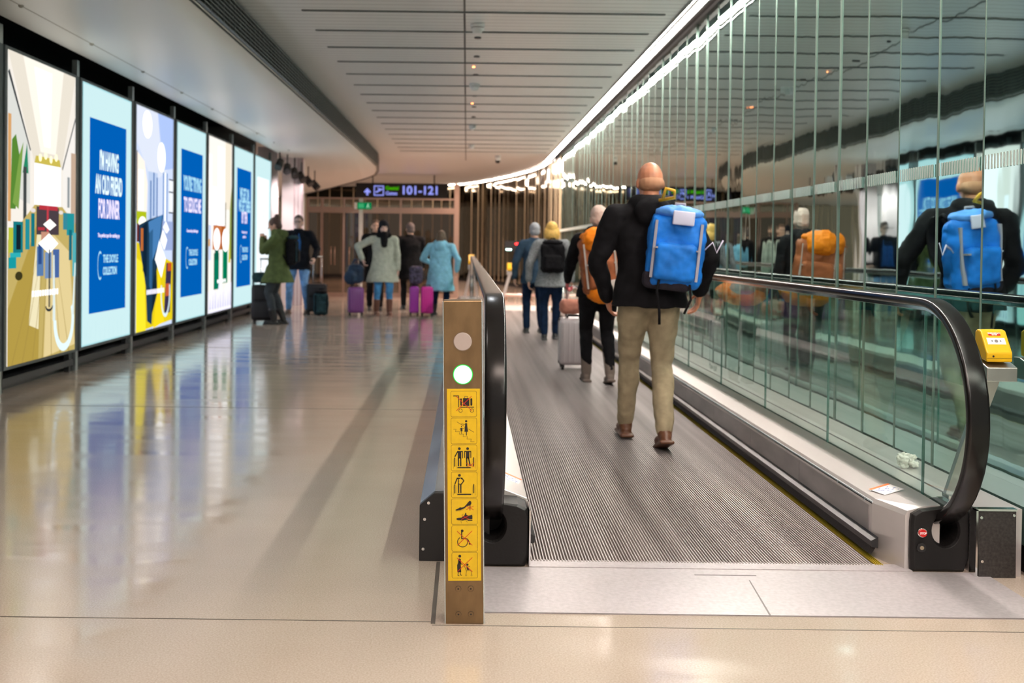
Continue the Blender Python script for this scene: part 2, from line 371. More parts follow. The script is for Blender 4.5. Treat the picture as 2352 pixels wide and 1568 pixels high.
# ------------------------------------------------------------------ mirror glass wall (right) and its curve at the far end
def mirror_mat():
    m = mat('tinted_mirror_glass', (.55, .75, .72), .025, 1.0, bump=(1.3, .0035, (1, 1, .45)))
    return m
MIR = mirror_mat(); random.seed(5)
s = MB(); t = MB()
WX = 2.20
pts = []
y = 4.552-.445*17
while y < 26.2: pts.append((WX, y)); y += .445
wall = [(WX, y), (2.19, 27.6), (2.15, 29), (1.98, 30.6), (1.72, 32.2), (1.3, 34), (.85, 35.7), (.4, 37.2), (-.3, 38.5), (-1.4, 39.7), (-3, 40.5), (-6, 41.2), (-11, 41.8)]
pts += [tuple(p) for p, q in interp(wall, 50)]
for i in range(len(pts)-1):
    a = V(pts[i]); b = V(pts[i+1]); d = (b-a).normalized(); n = V((-d.y, d.x))  # towards corridor (left)
    if i < 63: j1 = random.uniform(-.0022, .0022); j2 = random.uniform(-.004, .004)
    else: j1 = random.uniform(-.012, .012); j2 = random.uniform(-.01, .01)
    a2 = a+n*j1+d*.003; b2 = b-n*j1-d*.003
    s.add([(a2.x, a2.y, .12), (b2.x, b2.y, .12), (b2.x+n.x*j2, b2.y+n.y*j2, CZ+.02), (a2.x+n.x*j2, a2.y+n.y*j2, CZ+.02)], [(0, 3, 2, 1)], 0 if i < 63 else 1)
    # joint strip
    w_ = .0045 if i < 63 else .035
    p0 = a-d*w_/2+n*.006; p1 = a+d*w_/2+n*.006; p2 = a+d*w_/2-n*.02; p3 = a-d*w_/2-n*.02
    t.prism([(p0.x, p0.y), (p1.x, p1.y), (p2.x, p2.y), (p3.x, p3.y)], .12, CZ+.02, 'z', 0 if i < 63 else 1)
wr = struct(s.build('wall_right', [MIR, mat('bronze_mirror_glass', (.22, .18, .13), .06, 1.0, bump=(1.5, .004))]), 'tall tinted mirror glass panels lining the walkway')
t.build('panel_joints', [mat('pale_glass_edge', (.15, .21, .18), .3, .3), mat('gold_mullion', (.70, .55, .36), .35, .2)], wr)
# top rail + plinth behind
t = MB(); t.box(WX-.02, WX+.02, -3, 27, CZ+.0, CZ+.035); t.build('top_rail', DARK, wr)
t = MB(); t.box(WX+.03, WX+.1, -3, 27, 0, CZ+.3)
for i in range(0, len(wall)-1):
    a = V(wall[i]); b = V(wall[i+1]); d = (b-a).normalized(); n = V((-d.y, d.x))
    q = [a-n*.05, b-n*.05, b-n*.12, a-n*.12]; t.prism([(p.x, p.y) for p in q], 0, CZ+.2, 'z')
t.build('backing', mat('dark_backing', (.012, .010, .009), .8), wr)
# manifestation band of fine white vertical bars
t = MB(); y = 4.2
FR = mat('frosted_white_film', (.55, .66, .62), .5)
while y < 12.6:
    yy = (y-4.552) % .445
    if .03 < yy < .41: t.box(WX-.010, WX-.008, y, y+.012, 1.62, 1.68)
    y += .026
t.box(WX-.010, WX-.008, 12.6, 26.5, 1.62, 1.68)
t.build('manifestation_band', FR, wr)
# ------------------------------------------------------------------ moving walkway
GLASS = glassmat('green_tinted_glass', (.86, .95, .92), 1.0, 1.5)
GEDGE = mat('glass_edge_green', (.12, .30, .26), .1, .2)
mw = thing('moving_walkway', 'moving walkway with black handrails, glass sides and ribbed grey treadway', 'moving walkway', (0, 0, 0))
YN, YF = 4.29, 21.0
def pallet_mat():
    m = mat('grooved_aluminium_pallet', (.6, .55, .54), .38, .2)
    nt = m.node_tree; b = nt.nodes['Principled BSDF']; tc = nt.nodes.new('ShaderNodeTexCoord'); mp = nt.nodes.new('ShaderNodeMapping'); mp.inputs['Scale'].default_value = (9, .15, 1)
    n = nt.nodes.new('ShaderNodeTexNoise'); n.inputs['Scale'].default_value = 1; n.inputs['Detail'].default_value = 5
    r = nt.nodes.new('ShaderNodeValToRGB'); r.color_ramp.elements[0].position = .35; r.color_ramp.elements[1].position = .7
    r.color_ramp.elements[0].color = (.33, .295, .29, 1); r.color_ramp.elements[1].color = (.62, .565, .555, 1)
    nt.links.new(tc.outputs['Object'], mp.inputs[0]); nt.links.new(mp.outputs[0], n.inputs['Vector']); nt.links.new(n.outputs[0], r.inputs[0]); nt.links.new(r.outputs[0], b.inputs['Base Color'])
    return m
PM = pallet_mat()
s = MB(); s.box(.272, 1.66, YN-.02, YF, .0005, .002, 1)
NR = 112; pw = (1.655-.275)/NR
for k in range(NR):
    x = .275+pw*k
    s.add([(x, YN-.02, .002), (x+.0062, YN-.02, .002), (x+.0052, YN-.02, .0095), (x+.001, YN-.02, .0095), (x, YF, .002), (x+.0062, YF, .002), (x+.0052, YF, .0095), (x+.001, YF, .0095)],
          [(3, 2, 6, 7), (2, 1, 5, 6), (0, 3, 7, 4), (0, 1, 2, 3)], 0)
s.build('treadway', [PM, mat('groove_dark', (.10, .07, .06), .7)], mw)['label'] = 'ribbed grey metal treadway'
s = MB()
for x in (.263, 1.662, 1.671, 1.680, 1.689): s.box(x, x+.0035, YN-.02, YF, .002, .0085)
s.build('yellow_edge_lines', mat('worn_yellow_line', (.42, .31, .02), .5), mw)
s = MB(); s.box(.262, 1.70, YN, YF, 0, .0015); s.build('treadway_underlay', mat('dark_gap', (.02, .02, .015), .8), mw)
# landing plate and comb
PL = mat('landing_plate_steel', (.56, .515, .53), .33, .35, noise=(60, .10), bump=(260, .0006))
s = MB(); s.box(.06, 2.06, 3.67, 4.192, 0, .004); s.box(.262, 1.78, 4.197, 4.285, 0, .006)
lp = s.build('landing_plate', PL, mw)
s = MB(); s.box(.9, 1.14, 4.115, 4.123, .004, .0046)
s.add([(1.095, 4.06, .0043), (1.10, 4.06, .0043), (1.07, 3.67, .0043), (1.063, 3.67, .0043)], [(0, 3, 2, 1)]); s.box(.06, 2.06, 3.668, 3.672, .0035, .0044)
s.build('plate_slot', mat('plate_slot_shadow', (.16, .14, .14), .5), lp)
s = MB(); s.box(.0, 2.2, YF, YF+1.8, 0, .006); s.build('far_landing_plate', mat('far_landing_steel', (.72, .68, .67), .3, .3), mw)
s = MB()
for k in range(100):
    x = .275+(1.38/100)*k; s.add([(x, 4.285, .001), (x+.008, 4.285, .001), (x+.004, 4.30, .004), (x, 4.285, .006), (x+.008, 4.285, .006)], [(0, 1, 2), (3, 2, 4), (0, 2, 3), (1, 4, 2)])
s.build('comb', PL, mw)

def handrail(X, glass_thick=.012, right=False):
    yc, zc, Rr = 4.40, .615, .445
    pts = [(X, 4.62, zc-Rr), (X, 4.5, zc-Rr)]
    for k in range(0, 25):
        a = math.pi*k/24; pts.append((X, yc-Rr*math.sin(a), zc-Rr*math.cos(a)))
    y = 5.0
    while y < YF-.2: pts.append((X, y, zc+Rr)); y += 1.5
    yf = YF-.4
    for k in range(0, 17):
        a = math.pi*k/16; pts.append((X, yf+Rr*math.sin(a), zc+Rr*math.cos(a)))
    prof = []
    for cx, cz, a0 in ((.030, .007, 0), (-.030, .007, math.pi/2), (-.030, -.006, math.pi), (.030, -.006, 1.5*math.pi)):
        for k in range(5): a = a0+math.pi/2*k/4; prof.append((cx+.011*math.cos(a), cz+.011*math.sin(a)))
    s = MB(); s.sweep(pts, prof); fixn(s.build('handrail', RUBBER, mw))
    # metal guide under the rail
    pr = [(-.022, -.019), (.022, -.019), (.022, -.032), (.010, -.036), (-.010, -.036), (-.022, -.032)]
    s = MB(); s.sweep(pts[1:], pr, smooth=False); fixn(s.build('handrail_guide', CHROME, mw))
    # newel glass and straight glass panels
    Ri = Rr-.035; pn = [(yc+.02, .24)]
    for k in range(2, 21):
        a = math.pi*k/20; pn.append((yc-Ri*math.sin(a), zc-Ri*math.cos(a)))
    pn = [p for p in pn if p[1] >= .24]; pn.append((yc+.02, zc+Ri))
    s = MB(); s.prism(pn, X-.005, X+.005, 'x'); fixn(s.build('newel_glass', GLASS, mw))
    y = yc+.026
    while y < YF-.3:
        y1 = min(y+1.17, YF-.3)
        s = MB(); s.box(X-.005, X+.005, y, y1-.006, .24, zc+Ri); s.build('glass_panel', GLASS, mw)
        y = y1
    s = MB(); y = yc+.023
    while y < YF-.35: s.box(X-.0052, X+.0052, y-.003, y+.003, .25, zc+Ri-.002); y += 1.17
    s.build('glass_joint', GEDGE, mw)
handrail(.115); handrail(1.91)
# left deck
def deck(prof, y0, y1, name, m): s = MB(); s.prism(prof, y0, y1, 'y'); return fixn(s.build(name, m, mw, bevel=.003))
LP = [(-.176, 0), (-.176, .225), (-.115, .278), (.108, .282), (.108, 0)]
LI = [(.122, 0), (.122, .282), (.150, .280), (.262, .238), (.264, 0)]
deck(LP, 4.30, YF, 'outer_deck', mat('blue_grey_panel', (.40, .44, .50), .22, .7, noise=(3, .35, (1, .6, 1))))
deck(LI, 4.36, YF, 'inner_deck', DECK)
s = MB(); s.prism(LP, 4.27, 4.299, 'y'); c1 = fixn(s.build('outer_end_plate', BLACK, mw, bevel=.003))
for x, z in ((-.155, .17), (-.14, .236), (-.16, .05)): s = MB(); s.tube([(x, 4.27, z), (x, 4.264, z)], .006, 10); s.build('screw', CHROME, c1)
CAPM = mat('black_moulded_cap', (.008, .007, .007), .5, spec=.3, bump=(60, .0008))
def endcap(X, xi, sgn, xo, flare=0):
    """cap between deck edge xi (towards treadway) and xo (outside)"""
    lo, hi = sorted((xi, xo))
    s = MB()
    prof = [(lo, 0), (lo, .225), (lo+.03, .245), (hi-.03, .268), (hi, .25), (hi, 0)] if sgn < 0 else [(lo, 0), (lo, .25), (lo+.03, .268), (hi-.03, .245), (hi, .225), (hi, 0)]
    # body with an oval inlet: built as ring loft around the inlet
    n = 28; cx, cz = X, .165
    def outerp(a):
        d = V((math.cos(a), math.sin(a))); best = None
        for i in range(len(prof)):
            p = V(prof[i]); q = V(prof[(i+1) % len(prof)]); e = q-p; den = d.x*e.y-d.y*e.x
            if abs(den) < 1e-9: continue
            t = ((p.x-cx)*e.y-(p.y-cz)*e.x)/den; u = ((p.x-cx)*d.y-(p.y-cz)*d.x)/den
            if t > 0 and -1e-6 <= u <= 1+1e-6 and (best is None or t < best): best = t
        return (cx+d.x*best, cz+d.y*best)
    r = []
    A = [2*math.pi*k/n for k in range(n)]
    O = [outerp(a) for a in A]
    ov = [(cx+.058*math.cos(a), cz+.070*math.sin(a)) for a in A]; ov2 = [(cx+.046*math.cos(a), cz+.055*math.sin(a)) for a in A]
    def mixp(a, b, t): return [(p[0]*(1-t)+q[0]*t, p[1]*(1-t)+q[1]*t) for p, q in zip(a, b)]
    for P, y in ((O, 4.36), (O, 4.215), (mixp(O, ov, .12), 4.20), (ov, 4.20), (mixp(ov, ov2, .5), 4.212), (ov2, 4.25), (ov2, 4.34)):
        r.append([(p[0], y, max(p[1], 0.001)) for p in P])
    s.loft(r, smooth=False); e = fixn(s.build('end_cap', CAPM, mw, bevel=.002))
    return e
e1 = endcap(.115, .262, 1, -.03)
e2 = endcap(1.91, 1.775, -1, 2.005)
s = MB(); s.box(.262, .268, 4.205, 4.36, .01, .225); s.build('edge_trim', CHROME, mw)
# right decks
RP = [(1.70, 0.0), (1.70, .222), (1.712, .240), (1.80, .258), (1.898, .266), (1.898, 0)]
s = MB()
s.loft([[(x, YF, z) for x, z in RP], [(x, 4.42, z) for x, z in RP], [(x+.06*(1-(x-1.70)/.198) if z > 0 else x+.06*(1-(x-1.70)/.198), 4.23, z*.985) for x, z in RP]], smooth=False)
fixn(s.build('inner_deck', DECK, mw))
s = MB(); s.box(1.922, 2.004, 4.36, YF, 0, .262); s.build('outer_deck', DECK, mw)
# cladding plates on the skirt
s = MB(); ys = [4.45]
while ys[-1] < YF: ys.append(ys[-1]+.93)
for a, b in zip(ys[:-1], ys[1:]): s.box(1.697, 1.7, a+.002, min(b, YF)-.002, .012, .205)
s.build('skirt', STEELD, mw)
s = MB(); s.box(.2645, .268, 4.37, YF, .012, .21); s.build('skirt', STEELD, mw)
s = MB(); s.prism([(1.697, .055), (1.672, .06), (1.668, .085), (1.697, .10)], 4.34, YF, 'y'); br = fixn(s.build('safety_brush', BLACK, mw))
s = MB(); s.prism([(1.680, .028), (1.697, .055), (1.674, .062), (1.664, .03)], 4.36, YF, 'y'); fixn(s.build('bristles', SKIRTBLK, br))
s = MB(); s.prism([(.268, .055), (.292, .06), (.296, .085), (.268, .10)], 4.34, YF, 'y'); br = fixn(s.build('safety_brush', BLACK, mw))
s = MB(); s.box(1.700, 1.704, 4.42, YF, .217, .228)
for k in range(50): s.box(1.6985, 1.7, 4.5+k*.33, 4.506+k*.33, .212, .222)
s.build('deck_edge_trim', mat('blue_white_edge', (.55, .66, .70), .3, .5), mw)
# stop button, key switch on the right cap
s = MB(); s.tube([(1.812, 4.20, .160), (1.812, 4.188, .160)], .018, 20); b = s.build('stop_button', CHROME, mw); b['label'] = 'red stop button in chrome ring'
s = MB(); s.tube([(1.812, 4.19, .160), (1.812, 4.180, .160)], .0145, 20); b2 = s.build('button_face', REDP, b)
text('STOP', .011, b, (1.812, 4.1795, .160), (math.pi/2, 0, 0), WHITE, off=.0004)
s = MB(); s.tube([(1.812, 4.201, .100), (1.812, 4.192, .100)], .018, 20); b = s.build('key_switch', BLACK, mw)
s = MB(); s.tube([(1.812, 4.192, .100), (1.812, 4.189, .100)], .008, 14); s.build('key_barrel', mat('brass', (.6, .5, .35), .3, 1), b)
# stickers on the decks
def sticker(x, y, z, w, d, rot, tiltx):
    r = MB(); r.box(-w/2, w/2, -d/2, d/2, 0, .0006); o = r.build('notice_sticker', mat('sticker_white', (.72, .72, .74), .4), mw, (x, y, z), (0, tiltx, rot))
    r = MB(); r.box(-w/2, w/2, d/2-.018, d/2, .0006, .0011, 0); r.build('orange_header', mat('sticker_orange', (.75, .16, .01), .4), o)
    r = MB(); random.seed(3)
    for k in range(16):
        a = random.uniform(-w*.42, w*.40); b_ = random.uniform(-d*.42, d*.22); r.box(a, a+random.uniform(.004, .014), b_, b_+.003, .0006, .001)
    r.build('blue_marks', mat('sticker_blue', (.04, .14, .5), .4), o)
    return o
sticker(1.79, 4.50, .2615, .095, .11, .25, -.22)
sticker(.205, 4.62, .2618, .085, .11, -.2, .36)
# ------------------------------------------------------------------ ledge casing between handrail and mirror wall
lc = thing('ledge_casing', 'low grey metal casing with black end plate at foot of mirror wall', 'casing', (2.01, 4.14, 0))
s = MB(); s.box(.002, .178, .02, 22, 0, .265); s.build('casing', DECK, lc)
s = MB(); s.prism([(.004, 0), (-.004, .255), (0, .262), (.145, .262), (.148, 0)], 0, .0195, 'y'); p = fixn(s.build('end_plate', mat('black_scuffed_plate', (.03, .026, .024), .5, noise=(90, .5)), lc)); 
s = MB(); s.box(-.012, -.004, -.004, .05, .005, .268); s.box(-.012, .148, -.004, .03, .262, .270); s.build('bright_edge_trim', CHROME, lc)
for x, z in ((.008, .236), (.135, .246), (.014, .065)): s = MB(); s.tube([(x, 0, z), (x, -.006, z)], .0055, 10); s.build('screw', CHROME, p)
# crumpled tissue on the ledge
s = MB(); random.seed(11)
for k in range(14): s.ell((random.uniform(-.034, .034), random.uniform(-.022, .022), .018+random.uniform(0, .035)), (random.uniform(.010, .028), random.uniform(.008, .022), random.uniform(.010, .026)), nu=12, nv=8)
o = s.build('crumpled_tissue', mat('white_tissue', (.88, .84, .78), .9), None, (2.055, 4.93, .264)); 
r_ = o.modifiers.new('r', 'REMESH'); r_.mode = 'VOXEL'; r_.voxel_size = .003; r_.use_smooth_shade = True
tx = bpy.data.textures.new('tissue', 'CLOUDS'); tx.noise_scale = .012
dsp = o.modifiers.new('d', 'DISPLACE'); dsp.texture = tx; dsp.strength = .022; dsp.mid_level = .5
tag(o, 'crumpled white tissue left on the ledge behind the right glass', 'tissue')
# ------------------------------------------------------------------ emergency stop pedestal
def pedestal(loc, label, detail=True):
    pd = thing('emergency_stop_post', label, 'emergency stop', loc)
    s = MB(); s.box(-.05, .05, -.05, .05, 0, .006); s.box(-.035, .035, -.03, .03, .006, .03); s.build('base_plate', CHROME, pd)
    s = MB(); s.loft([[(-.018+dx, y, z) for dx, y in ((-.022, -.012), (.022, -.012), (.022, .012), (-.022, .012))] for z, in ((.03,),)]+[[(.118+dx, -.04+y, .50) for dx, y in ((-.030, -.018), (.030, -.018), (.030, .018), (-.030, .018))]], smooth=False)
    fixn(s.build('leg', STEEL, pd))
    s = MB(); s.prism([(-.12, .50), (-.12, .555), (-.02, .585), (.03, .585), (.03, .50)], .065, .185, 'x'); fixn(s.build('head_box', STEEL, pd, bevel=.003))
    s = MB(); s.prism([(-.105, .574), (-.105, .612), (-.098, .62), (-.045, .695), (-.02, .70), (.0, .69), (.0, .592)], .070, .172, 'x'); y = fixn(s.build('yellow_call_point', YEL, pd, bevel=.006))
    if detail:
        # angled face from (-.098,.62) to (-.045,.695)
        a = V((0, .053, .075)).normalized(); n = V((0, -.075, .053)).normalized(); ex = V((1, 0, 0))
        def on(u, v, h): return V((.121, -.0715, .6575))+ex*u+a*v+n*h
        def quad(u0, u1, v0, v1, h, name, m):
            q = MB(); q.add([on(u0, v0, h), on(u1, v0, h), on(u1, v1, h), on(u0, v1, h)], [(0, 1, 2, 3)]); return q.build(name, m, y)
        quad(-.036, .036, -.018, .012, .0008, 'glass_window', WHITE); quad(-.024, .024, .022, .036, .0008, 'red_label', REDP)
        q = MB(); q.cyl(on(0, -.003, .0009), on(0, -.003, .0016), .007, 16); q.build('centre_mark', mat('grey_mark', (.2, .18, .18), .5), y)
        ang = math.atan2(.075, .053)
        text('EMERGENCY', .009, y, on(0, .0325, .0016), (ang, 0, 0), WHITE, off=.0002); text('STOP', .009, y, on(0, .0255, .0016), (ang, 0, 0), WHITE, off=.0002)
        q = MB(); q.add([on(.012, -.003, .0016), on(.019, -.007, .0016), on(.019, .001, .0016)], [(0, 1, 2)]); q.add([on(-.012, -.003, .0016), on(-.019, .001, .0016), on(-.019, -.007, .0016)], [(0, 1, 2)]); q.build('arrow_marks', INK, y)
        q = MB(); q.cyl((.095, -.1055, .598), (.095, -.107, .598), .004, 12); q.box(.070, .172, -.1056, -.1048, .5895, .5905); q.build('keyhole', INK, y)
    return pd
pedestal((1.985, 4.30, .262), 'yellow emergency stop box on slanted steel post, right of handrail')
pedestal((-.04, 22.4, 0), 'small yellow emergency stop post at far end, left of walkway', False).scale = (1.2, 1.2, 1.55)
pedestal((.80, 23.2, 0), 'small yellow emergency stop post beyond the far landing plate', False).scale = (1.2, 1.2, 1.3)
# ------------------------------------------------------------------ indicator bollard
bo = thing('indicator_bollard', 'tall bronze steel bollard with green light and yellow pictogram strip', 'bollard', (0.009, 3.56, 0)); bo.rotation_euler = (0, -.019, 0)
s = MB(); s.box(-.066, .066, 0, .105, 0, 1.087); bb = s.build('body', [BOLL, CHROME], bo, bevel=.004)
s = MB(); s.box(-.0668, -.0632, -.0006, .105, .001, 1.084); s.box(.0632, .0668, -.0006, .105, .001, 1.084); s.build('corner_trim', mat('pale_edge_steel', (.66, .74, .76), .25, .8), bo, bevel=.001)
def disc(name, z, r, m, ring, dy=0):
    s = MB(); s.cyl((0, .002, z), (0, -.0022, z), r+.0028, 40); l = s.build(name, ring, bo)
    s = MB(); s.tube([(0, -.001, z), (0, -.0032, z), (0, -.0045, z)], r, 40, rr=[r, r, r*.93]); s.build('lens', m, l); return l
disc('signal_lamp', .950, .0305, mat('frosted_lens_off', (.40, .33, .30), .35), mat('lamp_ring_brown', (.25, .17, .10), .3, .8))['label'] = 'unlit frosted round lamp'
disc('signal_lamp', .840, .0305, emis((.62, 1.0, .74), 1.0), emis((.01, .60, .05), .7))['label'] = 'glowing green white round lamp'
for x in (-.0205, .0215):
    for z in (.120, .034):
        s = MB(); s.cyl((x, .001, z), (x, -.0022, z), .0092, 20, 0); s.cyl((x, -.002, z), (x, -.0028, z), .0062, 18, 0); s.cyl((x, -.0028, z), (x, -.0032, z), .003, 10, 1)
        ring = []
        for k in range(24):
            a = 2*math.pi*k/24; ring.append([(x+.0098*math.cos(a), -.0008, z+.0098*math.sin(a)), (x+.0088*math.cos(a), -.0025, z+.0088*math.sin(a))])
        s.loft(ring+[ring[0]], closed=False, caps=False, m=1)
        s.build('screw', [BOLL, INK], bo)
sg = MB(); sg.box(-.054, .0565, -.0010, .0005, .147, .792); sg = sg.build('pictogram_strip', YSIGN, bo)
class Pic:
    """flat figures in a picture box; input in crop pixels, mapped to the strip"""
    def __init__(s, x0, y0, w, cz): s.k = .0862/w; s.x0 = x0+w/2; s.y0 = y0+w/2; s.cz = cz; s.b = MB(); s.h = 0
    def P(s, x, y, h=0): return (.002+(x-s.x0)*s.k, -.0011-.0003*(s.h+h), s.cz-(y-s.y0)*s.k)
    def poly(s, pts, m=0):
        a = sum(pts[i][0]*pts[(i+1) % len(pts)][1]-pts[(i+1) % len(pts)][0]*pts[i][1] for i in range(len(pts)))
        if a > 0: pts = pts[::-1]
        s.b.add([s.P(*p) for p in pts], [tuple(range(len(pts)))], m)
    def disc(s, x, y, r, m=0, n=22): s.poly([(x+r*math.cos(2*math.pi*k/n), y+r*math.sin(2*math.pi*k/n)) for k in range(n)], m)
    def rect(s, x0, y0, x1, y1, m=0): s.poly([(x0, y0), (x1, y0), (x1, y1), (x0, y1)], m)
    def line(s, *a, w=10, m=0, cap=True):
        for (x0, y0), (x1, y1) in zip(a[:-1], a[1:]):
            L = math.hypot(x1-x0, y1-y0) or 1; nx, ny = -(y1-y0)/L*w/2, (x1-x0)/L*w/2
            s.poly([(x0+nx, y0+ny), (x1+nx, y1+ny), (x1-nx, y1-ny), (x0-nx, y0-ny)], m)
        if cap:
            for x, y in a: s.disc(x, y, w/2*.98, m, 10)
    def ring(s, x, y, r, w, m=0, a0=0, a1=2*math.pi, n=30):
        for k in range(n):
            t0 = a0+(a1-a0)*k/n; t1 = a0+(a1-a0)*(k+1)/n
            s.poly([(x+(r-w/2)*math.cos(t0), y+(r-w/2)*math.sin(t0)), (x+(r+w/2)*math.cos(t0), y+(r+w/2)*math.sin(t0)), (x+(r+w/2)*math.cos(t1), y+(r+w/2)*math.sin(t1)), (x+(r-w/2)*math.cos(t1), y+(r-w/2)*math.sin(t1))], m)
    def frame(s, w, lw):
        r = w*.06; x0 = s.x0-w/2; y0 = s.y0-w/2; x1 = x0+w; y1 = y0+w
        s.line((x0+r, y0), (x1-r, y0), w=lw, cap=False); s.line((x0+r, y1), (x1-r, y1), w=lw, cap=False); s.line((x0, y0+r), (x0, y1-r), w=lw, cap=False); s.line((x1, y0+r), (x1, y1-r), w=lw, cap=False)
        for cx, cy, a in ((x0+r, y0+r, math.pi), (x1-r, y0+r, 1.5*math.pi), (x1-r, y1-r, 0), (x0+r, y1-r, .5*math.pi)): s.ring(cx, cy, r, lw, 0, a, a+math.pi/2, 8)
    def cross(s, *segs, w=7):
        w *= 1.45
        s.h = 1
        for a, b in segs: s.line(a, b, w=w, m=1, cap=False); s.h += .5
    def done(s, label): o = s.b.build('pictogram', [INK, RED, YSIGN], sg); o['label'] = label
Z1 = .741; PI_ = .0903
p = Pic(128, 130, 425, Z1); p.frame(425, 5)
p.line((173, 208), (258, 208), w=14); p.line((258, 208), (258, 392), w=14); p.rect(328, 245, 435, 375)
for a, b in ((283, 312), (450, 482)): p.line(((a+b)/2, 262), ((a+b)/2, 358), w=b-a)
p.line((356, 246), (356, 218), (406, 218), (406, 246), w=7); p.line((290, 397), (505, 397), w=13); p.ring(288, 452, 29, 8); p.ring(475, 452, 29, 8)
p.cross(((216, 212), (474, 455)), ((470, 215), (218, 455))); p.done('luggage trolley crossed out in red')
p = Pic(131, 573, 425, Z1-PI_); p.frame(425, 5)
p.line((230, 635), (350, 710), w=7); p.line((420, 755), (508, 808), w=7); p.disc(382, 626, 19); p.poly([(365, 658), (398, 656), (401, 720), (414, 800), (351, 800), (362, 720)]); p.rect(377, 800, 392, 862)
p.line((372, 668), (350, 678), (305, 668), w=8); p.line((366, 715), (345, 748), (325, 740), w=6); p.disc(304, 713, 9); p.poly([(288, 735), (320, 735), (321, 792), (287, 792)]); p.line((290, 740), (274, 758), w=6); p.line((304, 790), (305, 828), w=9)
p.line((172, 758), (215, 758), (205, 797), (278, 797), (268, 838), (340, 838), (330, 880), (403, 880), (393, 921), (466, 921), (455, 965), (515, 965), w=5.5); p.done('adult holding a child by the hand on steps')
p = Pic(134, 1017, 425, Z1-2*PI_); p.frame(425, 5)
for x in (270, 406): p.disc(x, 1077, 23)
p.poly([(236, 1115), (327, 1115), (327, 1135), (301, 1135), (301, 1240), (243, 1240), (243, 1135), (228, 1130)]); p.line((240, 1127), (197, 1205), w=19); p.line((320, 1122), (320, 1232), w=15)
p.line((254, 1235), (254, 1360), w=23); p.line((291, 1235), (291, 1360), w=23)
p.poly([(350, 1115), (464, 1115), (464, 1135), (435, 1135), (435, 1240), (378, 1240), (378, 1135), (350, 1135)]); p.line((357, 1122), (357, 1226), w=14); p.line((458, 1122), (458, 1226), w=14); p.line((390, 1235), (390, 1360), w=22); p.line((420, 1235), (446, 1358), w=22)
p.line((191, 1232), (191, 1368), w=17); p.line((505, 1228), (505, 1362), w=17)
for a in (((168, 1245), (170, 1405)), ((215, 1245), (225, 1405)), ((483, 1240), (474, 1405)), ((530, 1240), (530, 1405))): p.line(*a, w=3.5)
p.rect(235, 1381, 456, 1401); p.cross(((382, 1317), (515, 1380)), ((515, 1317), (388, 1380)), w=6); p.done('two people between handrails, foot at edge crossed out')
p = Pic(163, 20, 245, Z1-3*PI_); p.frame(245, 3)
p.disc(240, 53, 13.5); p.poly([(215, 74), (268, 74), (272, 84), (258, 92), (258, 142), (226, 142), (226, 90), (212, 86)]); p.line((218, 82), (198, 132), w=11); p.line((263, 80), (282, 105), (260, 136), w=10); p.rect(225, 138, 238, 222); p.rect(246, 138, 259, 222)
p.line((195, 143), (195, 222), w=10); p.line((376, 141), (376, 220), w=10); p.rect(220, 229, 351, 241)
for a in (((182, 150), (182, 241)), ((207, 150), (217, 241)), ((367, 150), (360, 241)), ((390, 150), (390, 241))): p.line(*a, w=2)
p.h = 1; p.poly([(233, 92), (243, 86), (252, 80), (257, 92), (264, 98), (257, 116), (262, 122), (250, 134), (241, 136), (234, 122), (238, 108)], 2); p.done('person carrying a small animal between two handrails')
p = Pic(167, 273, 243, Z1-4*PI_); p.frame(243, 3)
p.poly([(202, 378), (215, 371), (232, 364), (246, 353), (262, 356), (285, 350), (305, 330), (322, 308), (338, 293), (350, 296), (355, 310), (353, 325), (342, 336), (318, 342), (296, 358), (276, 370), (252, 380), (225, 384), (206, 384)])
p.poly([(338, 334), (347, 332), (344, 385), (339, 385)]); p.line((205, 389), (255, 387), (300, 362), w=2)
p.poly([(211, 466), (214, 459), (236, 453), (262, 450), (286, 432), (293, 418), (303, 416), (310, 426), (330, 434), (360, 424), (364, 440), (363, 468), (330, 468), (300, 474), (280, 479), (225, 477)]); p.disc(301, 412, 6, n=12); p.rect(317, 474, 363, 483)
p.line((278, 474), (252, 490), (262, 505), w=2.6); p.line((300, 474), (316, 498), w=2.6); p.line((272, 440), (266, 424), (280, 418), w=2.6)
p.cross(((303, 342), (375, 378)), ((375, 342), (306, 376)), w=3.5); p.cross(((258, 468), (334, 430)), ((264, 432), (334, 468)), w=3.5); p.done('high heel and untied shoe crossed out in red')
p = Pic(167, 530, 245, Z1-5*PI_); p.frame(245, 3)
p.disc(267, 580, 13); p.line((262, 590), (262, 652), w=11); p.line((262, 655), (302, 655), w=10); p.line((302, 655), (318, 660), (342, 706), w=9); p.ring(270, 686, 48, 8, 0, -.35, 4.2); p.rect(328, 700, 348, 711)
p.cross(((218, 583), (362, 718)), ((362, 580), (220, 718)), w=4); p.done('wheelchair crossed out in red')
p = Pic(170, 787, 245, Z1-6*PI_); p.frame(245, 3)
p.disc(245, 822, 14); p.poly([(230, 850), (240, 843), (254, 849), (258, 878), (254, 905), (259, 976), (221, 976), (219, 910), (228, 885)]); p.line((238, 872), (245, 890), (268, 900), w=8); p.line((231, 975), (226, 1006), (238, 1010), w=6); p.line((247, 975), (252, 1004), (264, 1004), w=6)
p.disc(317, 905, 11); p.poly([(308, 920), (322, 922), (328, 938), (338, 955), (312, 955)]); p.line((322, 926), (342, 918), w=4); p.line((288, 915), (306, 962), (354, 962), w=4.5); p.line((308, 962), (304, 998), w=4); p.line((352, 962), (356, 998), w=4); p.ring(304, 1006, 6, 2.5); p.ring(356, 1006, 6, 2.5)
p.cross(((218, 838), (365, 972)), ((365, 835), (220, 972)), w=4); p.done('adult pushing a buggy crossed out in red')
